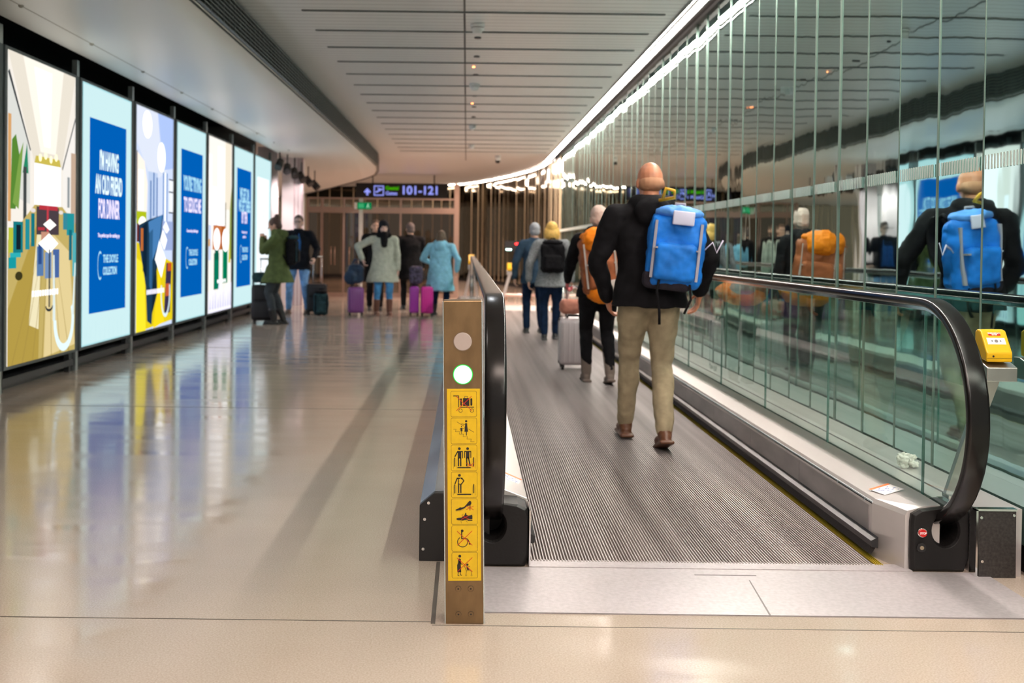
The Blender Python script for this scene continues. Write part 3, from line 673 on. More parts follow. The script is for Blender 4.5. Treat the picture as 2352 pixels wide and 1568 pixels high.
# ------------------------------------------------------------------ left wall, adverts
s = MB(); s.box(-4.25, -4.2, -3, 21.2, 0, 3.4); wl = struct(s.build('wall_left', mat('black_glazed_wall', (.012, .02, .022), .12)), 'dark glazed wall behind the adverts')
s = MB()
for y in (9.5, 11.3, 13.1, 14.9, 16.6, 18.3): s.box(-4.19, -4.17, y, y+.05, .1, 3.05); s.box(-4.19, -4.16, y+.5, y+1.1, 2.6, 3.0)
s.build('wall_fittings', mat('teal_dark_metal', (.05, .10, .11), .35, .4), wl)
s = MB(); s.box(-4.19, -3.92, -3, 21.2, 0, .09); struct(s.build('baseboard_left', mat('dark_plinth', (.02, .03, .03), .35)))
FRM = mat('slate_frame_metal', (.09, .115, .125), .4, .3); POST = mat('satin_post_metal', (.42, .48, .48), .32, .8)
AX, Z0, ZH, AW = -3.8, .22, 2.625, 1.52
def C(h, g=2.2): return tuple((int(h[i:i+2], 16)/255)**g for i in (0, 2, 4))
class Art:
    def __init__(s): s.b = MB(); s.mats = []; s.ix = {}; s.n = 0
    def col(s, h, e):
        k = (h, e)
        if k not in s.ix: s.ix[k] = len(s.mats); s.mats.append(emis(C(h), e*.37))
        return s.ix[k]
    def poly(s, pts, h, e=1.15):
        a = sum(pts[i][0]*pts[(i+1) % len(pts)][1]-pts[(i+1) % len(pts)][0]*pts[i][1] for i in range(len(pts)))
        if a < 0: pts = pts[::-1]
        s.n += 1
        s.b.add([(.0005+.00025*s.n, -AW/2+AW*u, Z0+ZH*v) for u, v in pts], [tuple(range(len(pts)))], s.col(h, e))
    def rect(s, u0, u1, v0, v1, h, e=1.15): s.poly([(u0, v0), (u1, v0), (u1, v1), (u0, v1)], h, e)
    def disc(s, u, v, r, h, e=1.15, q=1.0, n=20): s.poly([(u+r*math.cos(2*math.pi*k/n), v+r*q*AW/ZH*math.sin(2*math.pi*k/n)) for k in range(n)], h, e)
    def arc(s, u, v, ru, rv, w, a0, a1, h, n=16, e=1.15):
        for k in range(n):
            t0 = a0+(a1-a0)*k/n; t1 = a0+(a1-a0)*(k+1)/n
            s.poly([(u+(ru-w)*math.cos(t0), v+(rv-w*.6)*math.sin(t0)), (u+ru*math.cos(t0), v+rv*math.sin(t0)), (u+ru*math.cos(t1), v+rv*math.sin(t1)), (u+(ru-w)*math.cos(t1), v+(rv-w*.6)*math.sin(t1))], h, e); s.n -= 1
        s.n += 1
def advert(i, art, label):
    y = 8.82+1.72*i+AW/2
    t = thing('advert_lightbox', label, 'advert', (AX, y, 0), 0, 'row of tall advert lightboxes along the left wall')
    s = MB(); s.box(-.14, -.002, -.80, .80, Z0-.03, Z0+ZH+.03); fr = s.build('frame', FRM, t, bevel=.004)
    o = art.b.build('display', art.mats, t)
    s = MB(); s.box(-.09, -.04, -.80, -.74, 0, Z0-.03); s.box(-.09, -.04, .74, .80, 0, Z0-.03); s.box(-.12, -.02, -.8, .8, .06, .12); s.build('feet', DARK, t)
    return t, o
CW = emis(C('E4FAFA'), .46); CWB = emis(C('A8DDF0'), .46); PW = emis(C('EFE4FF'), .46)
def blue(i, lines, small, label, blank=False, tsx=.42, sv=.423, lv=(.329, .280)):
    a = Art(); a.rect(0, 1, 0, 1, 'B4E6EC', 1.08); a.rect(.012, .988, .006, .994, 'CFF0F3', 1.08)
    if not blank:
        a.rect(.13, .885, .12, .875, '005FB6', 1.1)
    else:
        a.rect(.12, .86, .12, .86, 'F2FAFF', 1.3); a.rect(.45, .62, .62, .64, 'E4E8F4', 1.3); a.rect(.42, .60, .58, .60, 'E4E8F4', 1.3)
    for k in range(10): a.rect(.08+.09*k, .083+.09*k, .01, .05+.02*(k % 3), 'C4EAEE', 1.05)
    t, o = advert(i, a, label)
    if blank: return t
    rot = (math.pi/2, 0, math.pi/2); z = Z0+ZH
    n = len(lines)
    for k, (tx_, v, m) in enumerate(lines):
        text(tx_, .27 if n < 3 or len(tx_) > 3 else .27, t, (.012, 0, Z0+ZH*v), rot, m, sx=tsx, off=.008)
    for k, tx_ in enumerate(small): text(tx_, .058, t, (.012, 0, Z0+ZH*(sv-.03*k)), rot, PW, sx=.9, off=.001)
    text('THE DOYLE', .115, t, (.012, .06, Z0+ZH*lv[0]), rot, CWB, sx=.78, off=.003); text('COLLECTION', .115, t, (.012, .04, Z0+ZH*lv[1]), rot, CWB, sx=.62, off=.003)
    s = MB(); 
    for k in range(14):
        a0 = math.pi*.35+math.pi*1.3*k/14; a1 = math.pi*.35+math.pi*1.3*(k+1)/14
        f = lambda a_, r: (.012, -.27+r*.75*math.cos(a_), Z0+ZH*(lv[0]+lv[1])/2+r*1.5*math.sin(a_))
        s.add([f(a0, .085), f(a0, .10), f(a1, .10), f(a1, .085)], [(0, 1, 2, 3)])
    s.build('logo', CWB, t)
    return t
# 0: restaurant interior photograph
a = Art(); a.rect(0, 1, 0, 1, 'EDE6DC', 1.2)
a.poly([(0, 1), (1, 1), (.78, .66), (.36, .66)], 'E2DACB', 1.2); a.poly([(.2, 1), (.8, 1), (.68, .7), (.45, .7)], 'EEE8DC', 1.3); a.poly([(.35, .98), (.62, .98), (.6, .72), (.5, .72)], 'F8F4EC', 1.35)
a.poly([(0, .95), (0, .55), (.30, .52), (.30, .69)], 'D9DAD4', 1.15); a.poly([(1, .86), (1, .45), (.8, .5), (.8, .66)], 'E9E4DE', 1.25)
a.poly([(0, .93), (.30, .695), (.31, .70), (.02, .94)], '4A4E50', 1); a.poly([(1, .84), (.79, .65), (.78, .657), (1, .855)], '5A5E60', 1)
a.rect(.36, .76, .52, .66, 'F4F6FA', 1.4); a.poly([(.36, .66), (.76, .66), (.74, .685), (.38, .685)], 'CDBB55', 1.1)
for k in range(6): a.rect(.39+.065*k, .395+.065*k, .53, .65, 'B8CBE0', 1.1)
for k in range(4): a.disc(.44+.08*k, .68+.01*(k % 2), .022, 'FFF4C0', 1.6)
a.rect(0, .04, .46, .80, 'D9A36A', 1.1); a.poly([(.03, .50), (.1, .50), (.16, .66), (.10, .74), (.05, .72)], '5E8E3A', 1.0); a.poly([(.06, .52), (.14, .50), (.2, .72), (.15, .68)], '84AA50', 1.0); a.poly([(.19, .62), (.27, .62), (.25, .72)], '2E8E6A', 1)
a.rect(.20, .245, .44, .64, '4D5252', .9); a.rect(.92, 1, .38, .72, 'CBAF98', 1.05); a.rect(.86, .9, .52, .63, '9DA3A5', 1)
a.poly([(0, 0), (1, 0), (1, .46), (.78, .52), (.36, .52), (0, .40)], 'C4AE67', 1.1)
a.poly([(0, 0), (.42, 0), (.45, .3), (.4, .46), (0, .18)], 'B69C4A', 1.05); a.poly([(.5, 0), (1, .02), (.9, .36), (.56, .44)], 'DCC890', 1.2); a.poly([(.28, .12), (.42, .1), (.46, .44), (.4, .44)], 'E8DDB6', 1.2)
for k in range(7): a.poly([(.05+.14*k, 0), (.058+.14*k, 0), (.5+.02*k, .44), (.498+.02*k, .44)], 'A68D48', 1)
a.rect(.38, .72, .42, .515, '54484E', .9); a.rect(.42, .70, .505, .52, 'C23A46', 1); a.rect(.53, .56, .42, .52, 'D04450', 1); a.rect(.40, .50, .435, .445, 'C23A46', 1)
for u, v, r in ((.33, .50, .035), (.75, .50, .035), (.12, .40, .06)): a.disc(u, v, r, 'E8E0DC', 1.1, .35)
a.rect(0, .1, .36, .44, 'B9C23E', 1.1)
for u0, u1, v0, v1, h in ((.06, .19, .36, .46, '1F8088'), (.10, .16, .37, .45, '1B2A33'), (.22, .28, .37, .47, '2A95A0'), (.30, .35, .38, .49, '1E7C86'), (0, .10, .31, .345, '1FA0A8'), (.02, .16, .345, .36, '35B7BD'), (.84, .97, .42, .50, '2A9AA2'), (.88, .93, .33, .44, '1E6F80'), (.94, 1, .27, .43, '59B8C0'), (.78, .85, .44, .5, '3C8FA0')): a.rect(u0, u1, v0, v1, h, 1.0)
for u0, u1, v0, v1, h in ((.38, .48, .28, .38, '5F83B4'), (.50, .60, .27, .36, '7A98C4'), (.62, .72, .27, .37, '4E6CA8'), (.44, .56, .38, .43, 'D09880'), (.40, .45, .32, .39, '34528E')): a.rect(u0, u1, v0, v1, h, 1.0)
a.poly([(.47, .455), (.57, .435), (.67, .455), (.57, .475)], 'FFFDF6', 1.6); a.poly([(.40, .39), (.56, .355), (.70, .39), (.56, .425)], 'FFFDF8', 1.7)
a.rect(.555, .575, .17, .37, '3A4048', .8); a.arc(.565, .175, .06, .02, .015, math.pi, 2*math.pi, '2C3238'); a.disc(.13, .285, .05, '4A4428', .8, .5)
a.arc(.80, .12, .17, .115, .045, math.pi, 2.15*math.pi, 'D8EDF0', e=1.3); a.poly([(.62, .12), (.66, .12), (.64, .35), (.62, .35)], 'D8E6E4', 1.2); a.poly([(.93, .13), (.965, .13), (.99, .32), (.97, .32)], 'D8E6E4', 1.2)
for k in range(11): a.rect(.31+.036*k, .335+.036*k, .212, .232, 'FFFFFF', 1.6)
advert(0, a, 'lightbox with photo of restaurant aisle and wooden floor, nearest the camera')
blue(1, [("I'M HAVING", .715, CW), ('AN OLD FRIEND', .62, CW), ('FOR DINNER', .525, PW)], ['The perfect spot for catching up'], "blue advert lightbox reading I'm having an old friend for dinner")
# 2: lounge photograph with yellow floor
a = Art(); a.rect(0, 1, 0, 1, 'CBD8F2', 1.2); a.poly([(0, 1), (1, 1), (1, .78), (.6, .7), (.3, .72), (0, .84)], 'D5DCEC', 1.25); a.poly([(.55, 1), (1, 1), (1, .76), (.7, .74)], 'A9C0F0', 1.2)
a.disc(.27, .93, .12, 'FFFBEA', 1.6, .9); a.disc(.66, .80, .11, 'FFFFF6', 1.8, 1.1)
a.poly([(0, .52), (.26, .52), (.28, .66), (.2, .76), (0, .80)], 'EFE3D6', 1.35); a.rect(.05, .18, .54, .72, 'FFF8F0', 1.5); a.rect(0, .02, .5, .8, '6C5A4A', 1)
a.rect(.30, .55, .50, .72, 'B6C9E8', 1.2)
for u, v0, v1 in ((.35, .5, .68), (.43, .52, .72), (.52, .5, .7)): a.rect(u, u+.03, v0, v1, '4C78B8', 1)
a.rect(.70, .83, .46, .73, '5888CC', 1); a.rect(.735, .795, .46, .73, 'F0F6FF', 1.5); a.rect(.88, 1, .54, .70, 'E6EBF2', 1.3)
for v in (.54, .64, .70): a.rect(.87, 1, v, v+.006, '303440', .9)
a.rect(0, .25, .48, .535, 'AEBE22', 1.15); a.disc(.15, .475, .11, 'FFFFF0', 1.5, .6)
a.rect(.60, 1, .36, .50, '9FB0DC', 1.1)
a.poly([(0, 0), (1, .02), (1, .3), (.5, .35), (0, .4)], 'E0C81E', 1.2); a.poly([(0, 0), (.25, 0), (.2, .3), (0, .33)], 'EEDB30', 1.3); a.poly([(.45, 0), (.75, .02), (.6, .28)], 'F0CF20', 1.3)
a.poly([(.02, .47), (.30, .50), (.70, .53), (.62, .36), (.45, .18), (.40, .02), (.28, .04), (.24, .2), (.02, .44)], '26435C', .9)
a.poly([(.30, .49), (.68, .53), (.60, .40), (.38, .30)], '4F86C0', 1.0); a.poly([(.14, .47), (.27, .49), (.26, .24), (.16, .27)], '1B2F42', .85); a.poly([(.40, .06), (.55, .16), (.52, .30), (.42, .20)], '203240', .8); a.poly([(.32, .44), (.42, .46), (.40, .16), (.33, .2)], '3A6C9C', .9)
a.poly([(.48, .32), (.60, .41), (.78, .32), (.66, .23)], 'FBFCFF', 1.6); a.poly([(.62, .41), (.70, .46), (.82, .41), (.74, .36)], 'FBFCFF', 1.6); a.poly([(.7, .47), (.78, .5), (.88, .46), (.8, .44)], 'FBFCFF', 1.6)
a.poly([(.74, .05), (.92, .06), (.96, .30), (.80, .30)], '453A58', .9); a.rect(.78, .90, .14, .20, 'C8603A', 1.1); a.rect(.84, .96, .26, .30, 'CC5A28', 1.1); a.rect(.0, .05, .40, .48, '6B2A1E', 1); a.rect(.1, .16, .36, .46, 'D0743A', 1)
a.arc(.78, .16, .14, .12, .03, .9*math.pi, 2.1*math.pi, 'CFE4E8', e=1.3)
for k in range(12): a.rect(.26+.04*k, .286+.04*k, .160, .182, 'F4F0FF', 1.6)
advert(2, a, 'lightbox with photo of blue lounge and yellow floor, third from camera')
blue(3, [("YOU'RE TRYING", .70, CWB), ('TO SEDUCE ME', .59, PW)], ['Come and stay a little longer'], "blue advert lightbox reading you're trying to seduce me", tsx=.49, sv=.46, lv=(.345, .295))
# 4: still life photograph with green bottles
a = Art(); a.rect(0, 1, 0, 1, 'EFEAE2', 1.3); a.rect(.38, .66, .50, .96, 'FDFDFF', 1.6); a.rect(.0, .12, .4, .9, 'FAF2F0', 1.4); a.rect(.12, .3, .50, .64, 'DCE6F8', 1.3); a.rect(.7, .96, .6, 1, 'EDE2CE', 1.2); a.poly([(.9, .3), (1, .3), (1, .75), (.92, .6)], '93A24A', 1.0)
a.rect(.14, .30, .505, .72, 'F6F8FF', 1.5); a.rect(.70, .735, .30, .64, '6E6A5A', .9); a.rect(.0, .1, .30, .50, 'C8D4F0', 1.2); a.rect(0, .06, .38, .42, 'E0A040', 1.1)
a.poly([(.16, .36), (.74, .36), (.72, .50), (.2, .50)], 'C87848', 1.1); a.poly([(.5, .36), (.64, .36), (.66, .5), (.55, .5)], 'B4602C', 1.0)
a.rect(.22, .44, .13, .34, '0E7C5C', 1.0); a.rect(.26, .42, .30, .42, '12604C', 1); a.rect(.60, .82, .16, .40, '15946A', 1.0); a.rect(.66, .78, .16, .38, '0C7852', 1)
a.disc(.34, .42, .14, 'FFFFFF', 1.7, .8); a.disc(.72, .415, .15, 'FFFFFF', 1.7, .8); a.poly([(.86, .28), (.95, .28), (.9, .44)], 'D8C83A', 1.1)
a.poly([(0, 0), (1, 0), (1, .16), (.8, .15), (.6, .10), (.48, .24), (.40, .10), (.2, .13), (0, .12)], 'E6E4F4', 1.35)
for k in range(9): a.poly([(.05+.11*k, .02), (.09+.11*k, .02), (.07+.11*k+.02*(k % 2), .09+.02*(k % 3))], 'BDBCE0', 1.1)
for k in range(5): a.rect(.36+.08*k, .41+.08*k, .165, .185, 'FFFFFF', 1.6)
advert(4, a, 'pale lightbox with photo of two green bottles, fifth from camera')
blue(5, [('WE GET ON', .71, CWB), ('WE GET THERE', .634, CWB), ('BY TEN', .56, PW)], ['Your city is our city', 'stay with us'], 'blue advert lightbox with three lines, second last before the white wall', tsx=.5, sv=.47, lv=(.355, .305))
blue(6, [], [], 'almost blank white lightbox glowing behind woman in green coat', True)
p0 = None
for i in range(0, 8):
    y = 8.82+1.72*i-.10
    if p0 is None: s = MB(); s.box(-.05, .0, -.03, .03, 0, Z0-.03); s.box(-.05, .0, -.03, .03, Z0+ZH+.03, 3.03); s.box(-.05, -.004, -.045, .045, Z0-.03, Z0+ZH+.03, 1); p0 = s.build('wall_post', [POST, FRM], None, (AX-.01, y, 0)); o = p0
    else: o = p0.copy(); COL.objects.link(o); o.location = (AX-.01, y, 0)
    tag(o, 'pale metal post standing from floor to bulkhead in gap between adverts', 'post', 'pale metal posts in the gaps between adverts')

# ------------------------------------------------------------------ far left white wall, spotlights
PK = mat('pinkish_white_panel', (.78, .70, .71), .4)
s = MB(); s.box(-4.2, -3.80, 21.35, 21.5, 0, 3.2); s.box(-3.80, -3.36, 21.9, 22.1, 0, 3.2)
w2 = struct(s.build('wall_back', PK), 'pale pink white wall panels beyond the adverts')
s = MB(); s.box(-3.40, -3.37, 21.87, 21.9, 0, 3.2); s.box(-3.55, -3.53, 21.87, 21.9, 0, 3.2); s.box(-3.47, -3.46, 21.87, 21.9, 0, 3.2); s.build('wall_ribs', mat('pink_rib', (.50, .36, .38), .35, .4), w2)
sp0 = None
for i in range(6):
    x, y, z = -3.62+.075*i, 20.6+.42*i, 2.80-.055*i
    if sp0 is None:
        sp0 = thing('track_spotlight', 'dark spotlight in the cluster under bulkhead end', 'spotlight', (x, y, z), .6, 'dark spotlights clustered under the bulkhead end')
        a = MB(); a.cyl((0, 0, .3), (0, 0, .05), .012, 8); a.build('stem', BLACK, sp0)
        a = MB(); a.cyl((-.06, -.05, -.08), (.04, .04, .06), .075, 14); a.build('lamp_head', BLACK, sp0)
    else: c_ = copy_tree(sp0); c_.location = (x, y, z); c_.rotation_euler = (0, 0, .6+.3*i)

# ------------------------------------------------------------------ far glazed partition with doors
COP = mat('copper_tinted_metal', (.42, .28, .22), .35, .7); PG = glassmat('smoked_glass', (.55, .50, .45), .8, 1.55)
pt = thing('glazed_door_screen', 'bronze framed glass door screen behind the waiting travellers', 'glass screen', (-2.05, 25.8, 0))
s = MB(); s.box(-1.80, 1.80, -.04, .04, 2.03, 2.17); s.box(-1.80, 1.80, -.03, .03, 2.36, 2.40); s.build('header_beam', COP, pt)
for x, w_ in ((-1.80, .03), (-1.45, .03), (-.92, .02), (-.51, .045), (.45, .02), (1.80, .06)):
    s = MB(); s.box(x-w_, x+w_, -.05, .05, 0, 2.75 if w_ > .05 else 2.38); s.build('mullion', COP if w_ != .045 else mat('pale_post', (.6, .6, .58), .4), pt)
for a_, b_ in ((-1.77, -1.48), (-1.42, -.94), (-.90, -.56), (-.46, .43), (.47, 1.74)):
    s = MB(); s.box(a_, b_, -.006, .006, .10, 2.03); s.build('glass_pane', PG, pt)
s = MB(); s.box(-1.80, 1.80, -.03, .03, 0, .10); s.build('bottom_rail', COP, pt)
for x in (-1.22, -1.13, -.78):
    s = MB(); s.tube([(x, -.01, .78), (x, -.07, .78), (x, -.07, 1.20), (x, -.01, 1.20)], .012, 8); s.build('pull_handle', COP, pt)
ex = thing('exit_sign', 'small green emergency exit sign with running figure on far post', 'exit sign', (-2.47, 25.7, 2.12))
s = MB(); s.box(-.17, .17, -.02, .02, 0, .16); s.build('sign_face', emis((.0, .22, .07), .35), ex)
s = MB(); s.box(-.14, -.01, -.024, -.021, .03, .13); s.build('door_symbol', emis((.05, .42, .16), .35), ex)
s = MB(); s.ell((.09, -.024, .125), (.013, .003, .013)); s.tube([(.09, -.024, .11), (.075, -.024, .07), (.05, -.024, .03)], .008, 6); s.tube([(.075, -.024, .07), (.11, -.024, .05), (.12, -.024, .02)], .007, 6); s.tube([(.06, -.024, .09), (.12, -.024, .085)], .006, 6); s.build('running_figure', emis((.5, .9, .6), .35), ex)
s = MB(); s.box(-.24, -.18, -.02, .02, 0, .16); s.build('white_end_box', WHITE, ex)
# hanging gate sign
sg2 = thing('hanging_gate_sign', 'black hanging sign with arrow, plane symbol and 101-121', 'sign', (-2.02, 33, 2.72))
LIL = emis(C('8F96EE'), .46); GRN = emis(C('48B000'), .4)
s = MB(); s.box(-1.42, 1.42, -.06, .06, 0, .45); s.build('panel', mat('sign_black', (.003, .003, .004), .5), sg2, bevel=.01)
s = MB()
for x in (-.9, 1.0): s.cyl((x, 0, .45), (x, 0, .71), .02, 8)
s.build('hanger', DARK, sg2)
s = MB(); s.prism([(-1.17, .17), (-1.06, .29), (-.95, .17), (-1.0, .14), (-1.03, .17), (-1.03, .07), (-1.09, .07), (-1.09, .17), (-1.12, .14)], -.075, -.061, 'y'); fixn(s.build('arrow_up', LIL, sg2))
s = MB(); s.box(-.86, -.55, -.070, -.061, .06, .37, 0); s.box(-.83, -.58, -.074, -.070, .09, .34, 1); s.prism([(-.82, .16), (-.77, .15), (-.59, .25), (-.60, .28), (-.66, .27), (-.72, .30), (-.75, .29), (-.70, .235), (-.78, .20)], -.08, -.074, 'y', 0); fixn(s.build('plane_symbol', [LIL, mat('sign_blue_black', (.01, .012, .03), .5)], sg2))
text('Geataí', .155, sg2, (-.50, -.066, .295), (math.pi/2, 0, 0), GRN, align='LEFT', off=.004); text('Gates', .155, sg2, (-.50, -.066, .135), (math.pi/2, 0, 0), LIL, align='LEFT', off=.004)
text('101-121', .36, sg2, (-.03, -.066, .225), (math.pi/2, 0, 0), LIL, align='LEFT', off=.010)
# low rail and imitated LED reflections beyond the walkway
br = thing('low_barrier_rail', 'low copper barrier rail with short legs beyond the walkway end', 'barrier', (1.35, 25.2, 0))
s = MB(); s.cyl((-1.2, 0, .12), (.8, 0, .12), .035, 10); s.build('rail', mat('pale_copper', (.7, .5, .46), .3, .6), br)
for x in (-1.1, -.4, .2, .7): s = MB(); s.cyl((x, 0, 0), (x, 0, .12), .02, 8); s.build('leg', COP, br)
ld = thing('led_reflection', 'tiny red and white glows imitating LED reflections in the far dark', 'display', (1.42, 29.6, 1.18))  # glowing shapes stand in for reflections of distant LEDs
s = MB(); s.box(-.36, .4, 0, .05, -.06, .24); s.build('case', BLACK, ld)
s = MB(); s.ell((-.02, -.02, .16), (.06, .01, .03)); s.ell((.1, -.02, .16), (.06, .01, .03)); s.build('red_glints', emis((1, .02, .02), 4), ld)
s = MB()
for x in (-.3, -.25, -.2, .02, .08, .14, .22, .32): s.ell((x, -.02, 0), (.028, .01, .02))
s.build('white_glints', emis((.6, 1, .85), 4), ld)
# ------------------------------------------------------------------ people
SKIN = mat('skin', (.62, .36, .26), .5, noise=(30, .06)); SKINP = mat('pale_skin', (.70, .46, .38), .5, noise=(30, .05)); SKINR = mat('ruddy_skin', (.60, .25, .14), .45, noise=(18, .12))
EYEM = mat('eye', (.03, .02, .02), .2)
TEXN = {}
def clouds(sz):
    if sz not in TEXN: t = bpy.data.textures.new('folds_%d' % (sz*1000), 'CLOUDS'); t.noise_scale = sz; t.noise_depth = 2; TEXN[sz] = t
    return TEXN[sz]
def blend(mb, name, m, parent, vox=.012, sm=4, disp=None):
    o = fixn(mb.build(name, m, parent))
    r = o.modifiers.new('join', 'REMESH'); r.mode = 'VOXEL'; r.voxel_size = vox; r.use_smooth_shade = True
    q = o.modifiers.new('soften', 'SMOOTH'); q.iterations = sm; q.factor = .5
    if disp:
        d = o.modifiers.new('folds', 'DISPLACE'); d.texture = clouds(disp[0]); d.strength = disp[1]; d.mid_level = .5
    return o
def ik(a, b, l1, l2, hint):
    a = V(a); b = V(b); d = b-a; L = min(d.length, (l1+l2)*.995); u = d.normalized(); b = a+u*L
    x = (l1*l1-l2*l2+L*L)/(2*L); h = math.sqrt(max(l1*l1-x*x, 0)); hn = V(hint); hn = (hn-u*hn.dot(u)).normalized()
    return a+u*x+hn*h, b
def hand(mb, w, d, n, side, curl=.5, s=1.0):
    """w wrist, d pointing direction, n palm normal (towards which fingers curl), side +1/-1 thumb side"""
    d = V(d).normalized(); n = (V(n)-d*V(n).dot(d)).normalized(); t = d.cross(n)*side
    pc = w+d*.045*s
    rot = Matrix((t, n, d)).transposed()
    mb.ell(pc, (.040*s, .016*s, .050*s), rot); mb.cap(w-d*.02*s, .026*s, w+d*.02*s, .024*s)
    for i, (off, L) in enumerate(((.029, .95), (.010, 1.05), (-.010, 1.0), (-.028, .78))):
        p = w+(d*.082+t*off)*s; ang = 0
        for seg, r in ((.040, .0095), (.026, .0088), (.020, .008)):
            ang += curl*(.8 if seg > .03 else 1.1)+.03*i; q = p+(d*math.cos(ang)+n*math.sin(ang)+t*off*.6)*seg*L*s
            mb.cap(p, r*s, q, r*.92*s, 8); p = q
    p = w+(d*.025+t*.034)*s; q = p+(d*.6+t*.6+n*.35).normalized()*.042*s; mb.cap(p, .013*s, q, .011*s, 8); mb.cap(q, .011*s, q+(d*.8+t*.1+n*.5).normalized()*.032*s, .009*s, 8)
def person(label, loc, yaw, H, feet=((-.11, 0, 0, 0), (.11, 0, 0, 0)), hands=((-.28, .08, .80), (.28, .08, .80)), hints=((-1, -.6, 0), (1, -.6, 0)), lean=0.04, head=(0, 0), skin=None,
           top=(BLACK, .80, .20), trousers=BLACK, shoes=BLACK, boot=0, hair=None, hood=None, vox=.012, face=True, curl=(.5, .5), glove=None, build=1.0, collar=None):
    skin = skin or SKIN; s = H/1.72; pr = thing('person', label, 'person', loc, yaw)
    P = V((0, 0, .93*s)); up = V((0, math.sin(lean), math.cos(lean))); N = P+up*.50*s; HC = N+V((0, .025*s, .152*s))+V((0, math.sin(head[0])*.05, -abs(math.sin(head[0]))*.02))
    SH = [N+V((sx*.185*s*build, -.005, -.045*s)) for sx in (-1, 1)]; HP = [P+V((sx*.088*s, 0, -.02*s)) for sx in (-1, 1)]
    body = MB(); tr = MB(); tp = MB(); sh = MB()
    hr = Euler((-head[0], 0, head[1])).to_matrix()
    # head
    def h(x, y, z): return HC+hr @ V((x*s, y*s, z*s))
    body.ell(h(0, 0, .02), (.076*s, .096*s, .10*s), hr); body.ell(h(0, .022, -.045), (.058*s, .068*s, .072*s), hr); body.ell(h(0, .055, -.092), (.026*s, .024*s, .02*s), hr)
    body.cap(N+V((0, -.005, -.04)), .060*s, h(0, -.012, -.06), .052*s)
    if face:
        body.cap(h(0, .088, .012), .010*s, h(0, .112, -.024), .013*s, 8); body.ell(h(0, .088, -.058), (.024*s, .012*s, .009*s), hr); body.ell(h(0, .082, .034), (.05*s, .016*s, .012*s), hr)
        for sx in (-1, 1): body.ell(h(sx*.04, .068, -.022), (.018*s, .02*s, .018*s), hr)
    for sx in (-1, 1): body.ell(h(sx*.078, -.004, -.012), (.010*s, .020*s, .030*s), hr)
    # torso core
    body.ell(P+V((0, 0, .03)), (.15*s, .10*s, .12*s)); body.ell(P+up*.36*s, (.155*s*build, .10*s, .17*s))
    wr_ = []
    for i in (0, 1):
        el, wr = ik(SH[i], hands[i], .30*s, .265*s, hints[i]); wr_.append((el, wr))
        body.cap(SH[i], .052*s, el, .040*s); body.cap(el, .040*s, wr, .027*s)
        tp.cap(SH[i]+V((0, 0, -.01)), .076*s, el, .062*s); tp.cap(el, .062*s, el.lerp(wr, .93), .047*s)
        d = (wr-el).normalized()
        inn = V((-1 if i else 1, .15, -.1))
        hm = body if glove is None or glove[0] != i else MB()
        hand(hm, wr, (d+V((0, .0, -.25))).normalized(), inn, 1 if i else -1, curl[i], s)
        if hm is not body: blend(hm, 'glove', glove[1], pr, .007, 2)
    for i in (0, 1):
        sh = MB(); fx, fy, fz, fp = feet[i]; ank = V((fx, fy, fz+.085*s)); kn, ank = ik(HP[i], ank, .43*s, .43*s, (0.05*(1 if i else -1), 1, 0))
        body.cap(HP[i], .065*s, kn, .042*s); body.cap(kn, .042*s, ank, .030*s)
        cf = kn.lerp(ank, .3)+V((0, -.02*s, 0))
        tr.cap(HP[i]+V((0, 0, .0)), .105*s, HP[i].lerp(kn, .5), .088*s); tr.cap(HP[i].lerp(kn, .5), .088*s, kn, .066*s); tr.cap(kn, .066*s, cf, .066*s); tr.cap(cf, .066*s, ank+V((0, 0, .01)), .052*s if not boot else .042*s)
        fr = Euler((fp, 0, 0)).to_matrix(); A = ank
        sh.cap(A, .044*s, A+fr @ V((0, -.01, -.035))*s, .042*s); sh.cap(A+fr @ V((0, -.03, -.048))*s, .036*s, A+fr @ V((0, .14, -.052))*s, .030*s)
        sh.ell(A+fr @ V((0, .085, -.045))*s, (.045*s, .085*s, .034*s), fr); sh.rbox(A+fr @ V((0, .045, -.077))*s, (.088*s, .27*s, .022*s), .01, fr)
        if boot: sh.cap(A, .050*s, A.lerp(kn, boot), .062*s)
        blend(sh, 'boot' if boot else 'shoe', shoes, pr, vox*.7, 2)
    tr.ell(P+V((0, -.01, .0)), (.168*s, .128*s, .13*s)); tr.cap(HP[0], .10*s, HP[1], .10*s)
    # upper garment
    tm, hem, fl = top
    hemz = hem; zt = N.z
    def ring(z, rx, ry, yo=0, n=26): 
        c = P+up*((z-P.z)/up.z) if z > P.z else V((P.x, P.y, z)); return [(c.x+rx*math.cos(2*math.pi*k/n), c.y+yo+ry*math.sin(2*math.pi*k/n), z) for k in range(n)]
    B = build
    rings = [ring(hemz, (.172+fl*.35)*s*B, (.142+fl*.32)*s)]
    if hemz < .8*s: rings.append(ring((hemz+.95*s)/2, (.180+fl*.18)*s*B, (.146+fl*.16)*s))
    rings += [ring(.98*s, .184*s*B, .146*s), ring(1.12*s, .174*s*B, .134*s), ring(1.26*s, .190*s*B, .135*s), ring(zt-.10*s, .185*s*B, .120*s), ring(zt-.04*s, .135*s*B, .098*s), ring(zt+.02*s, .082*s, .080*s, .005), ring(zt+.045*s, .078*s, .076*s, .01)]
    tp.loft(rings)
    for i in (0, 1): tp.cap(N+V((0, -.005, -.055*s)), .08*s, SH[i]+V((0, 0, -.008)), .073*s)
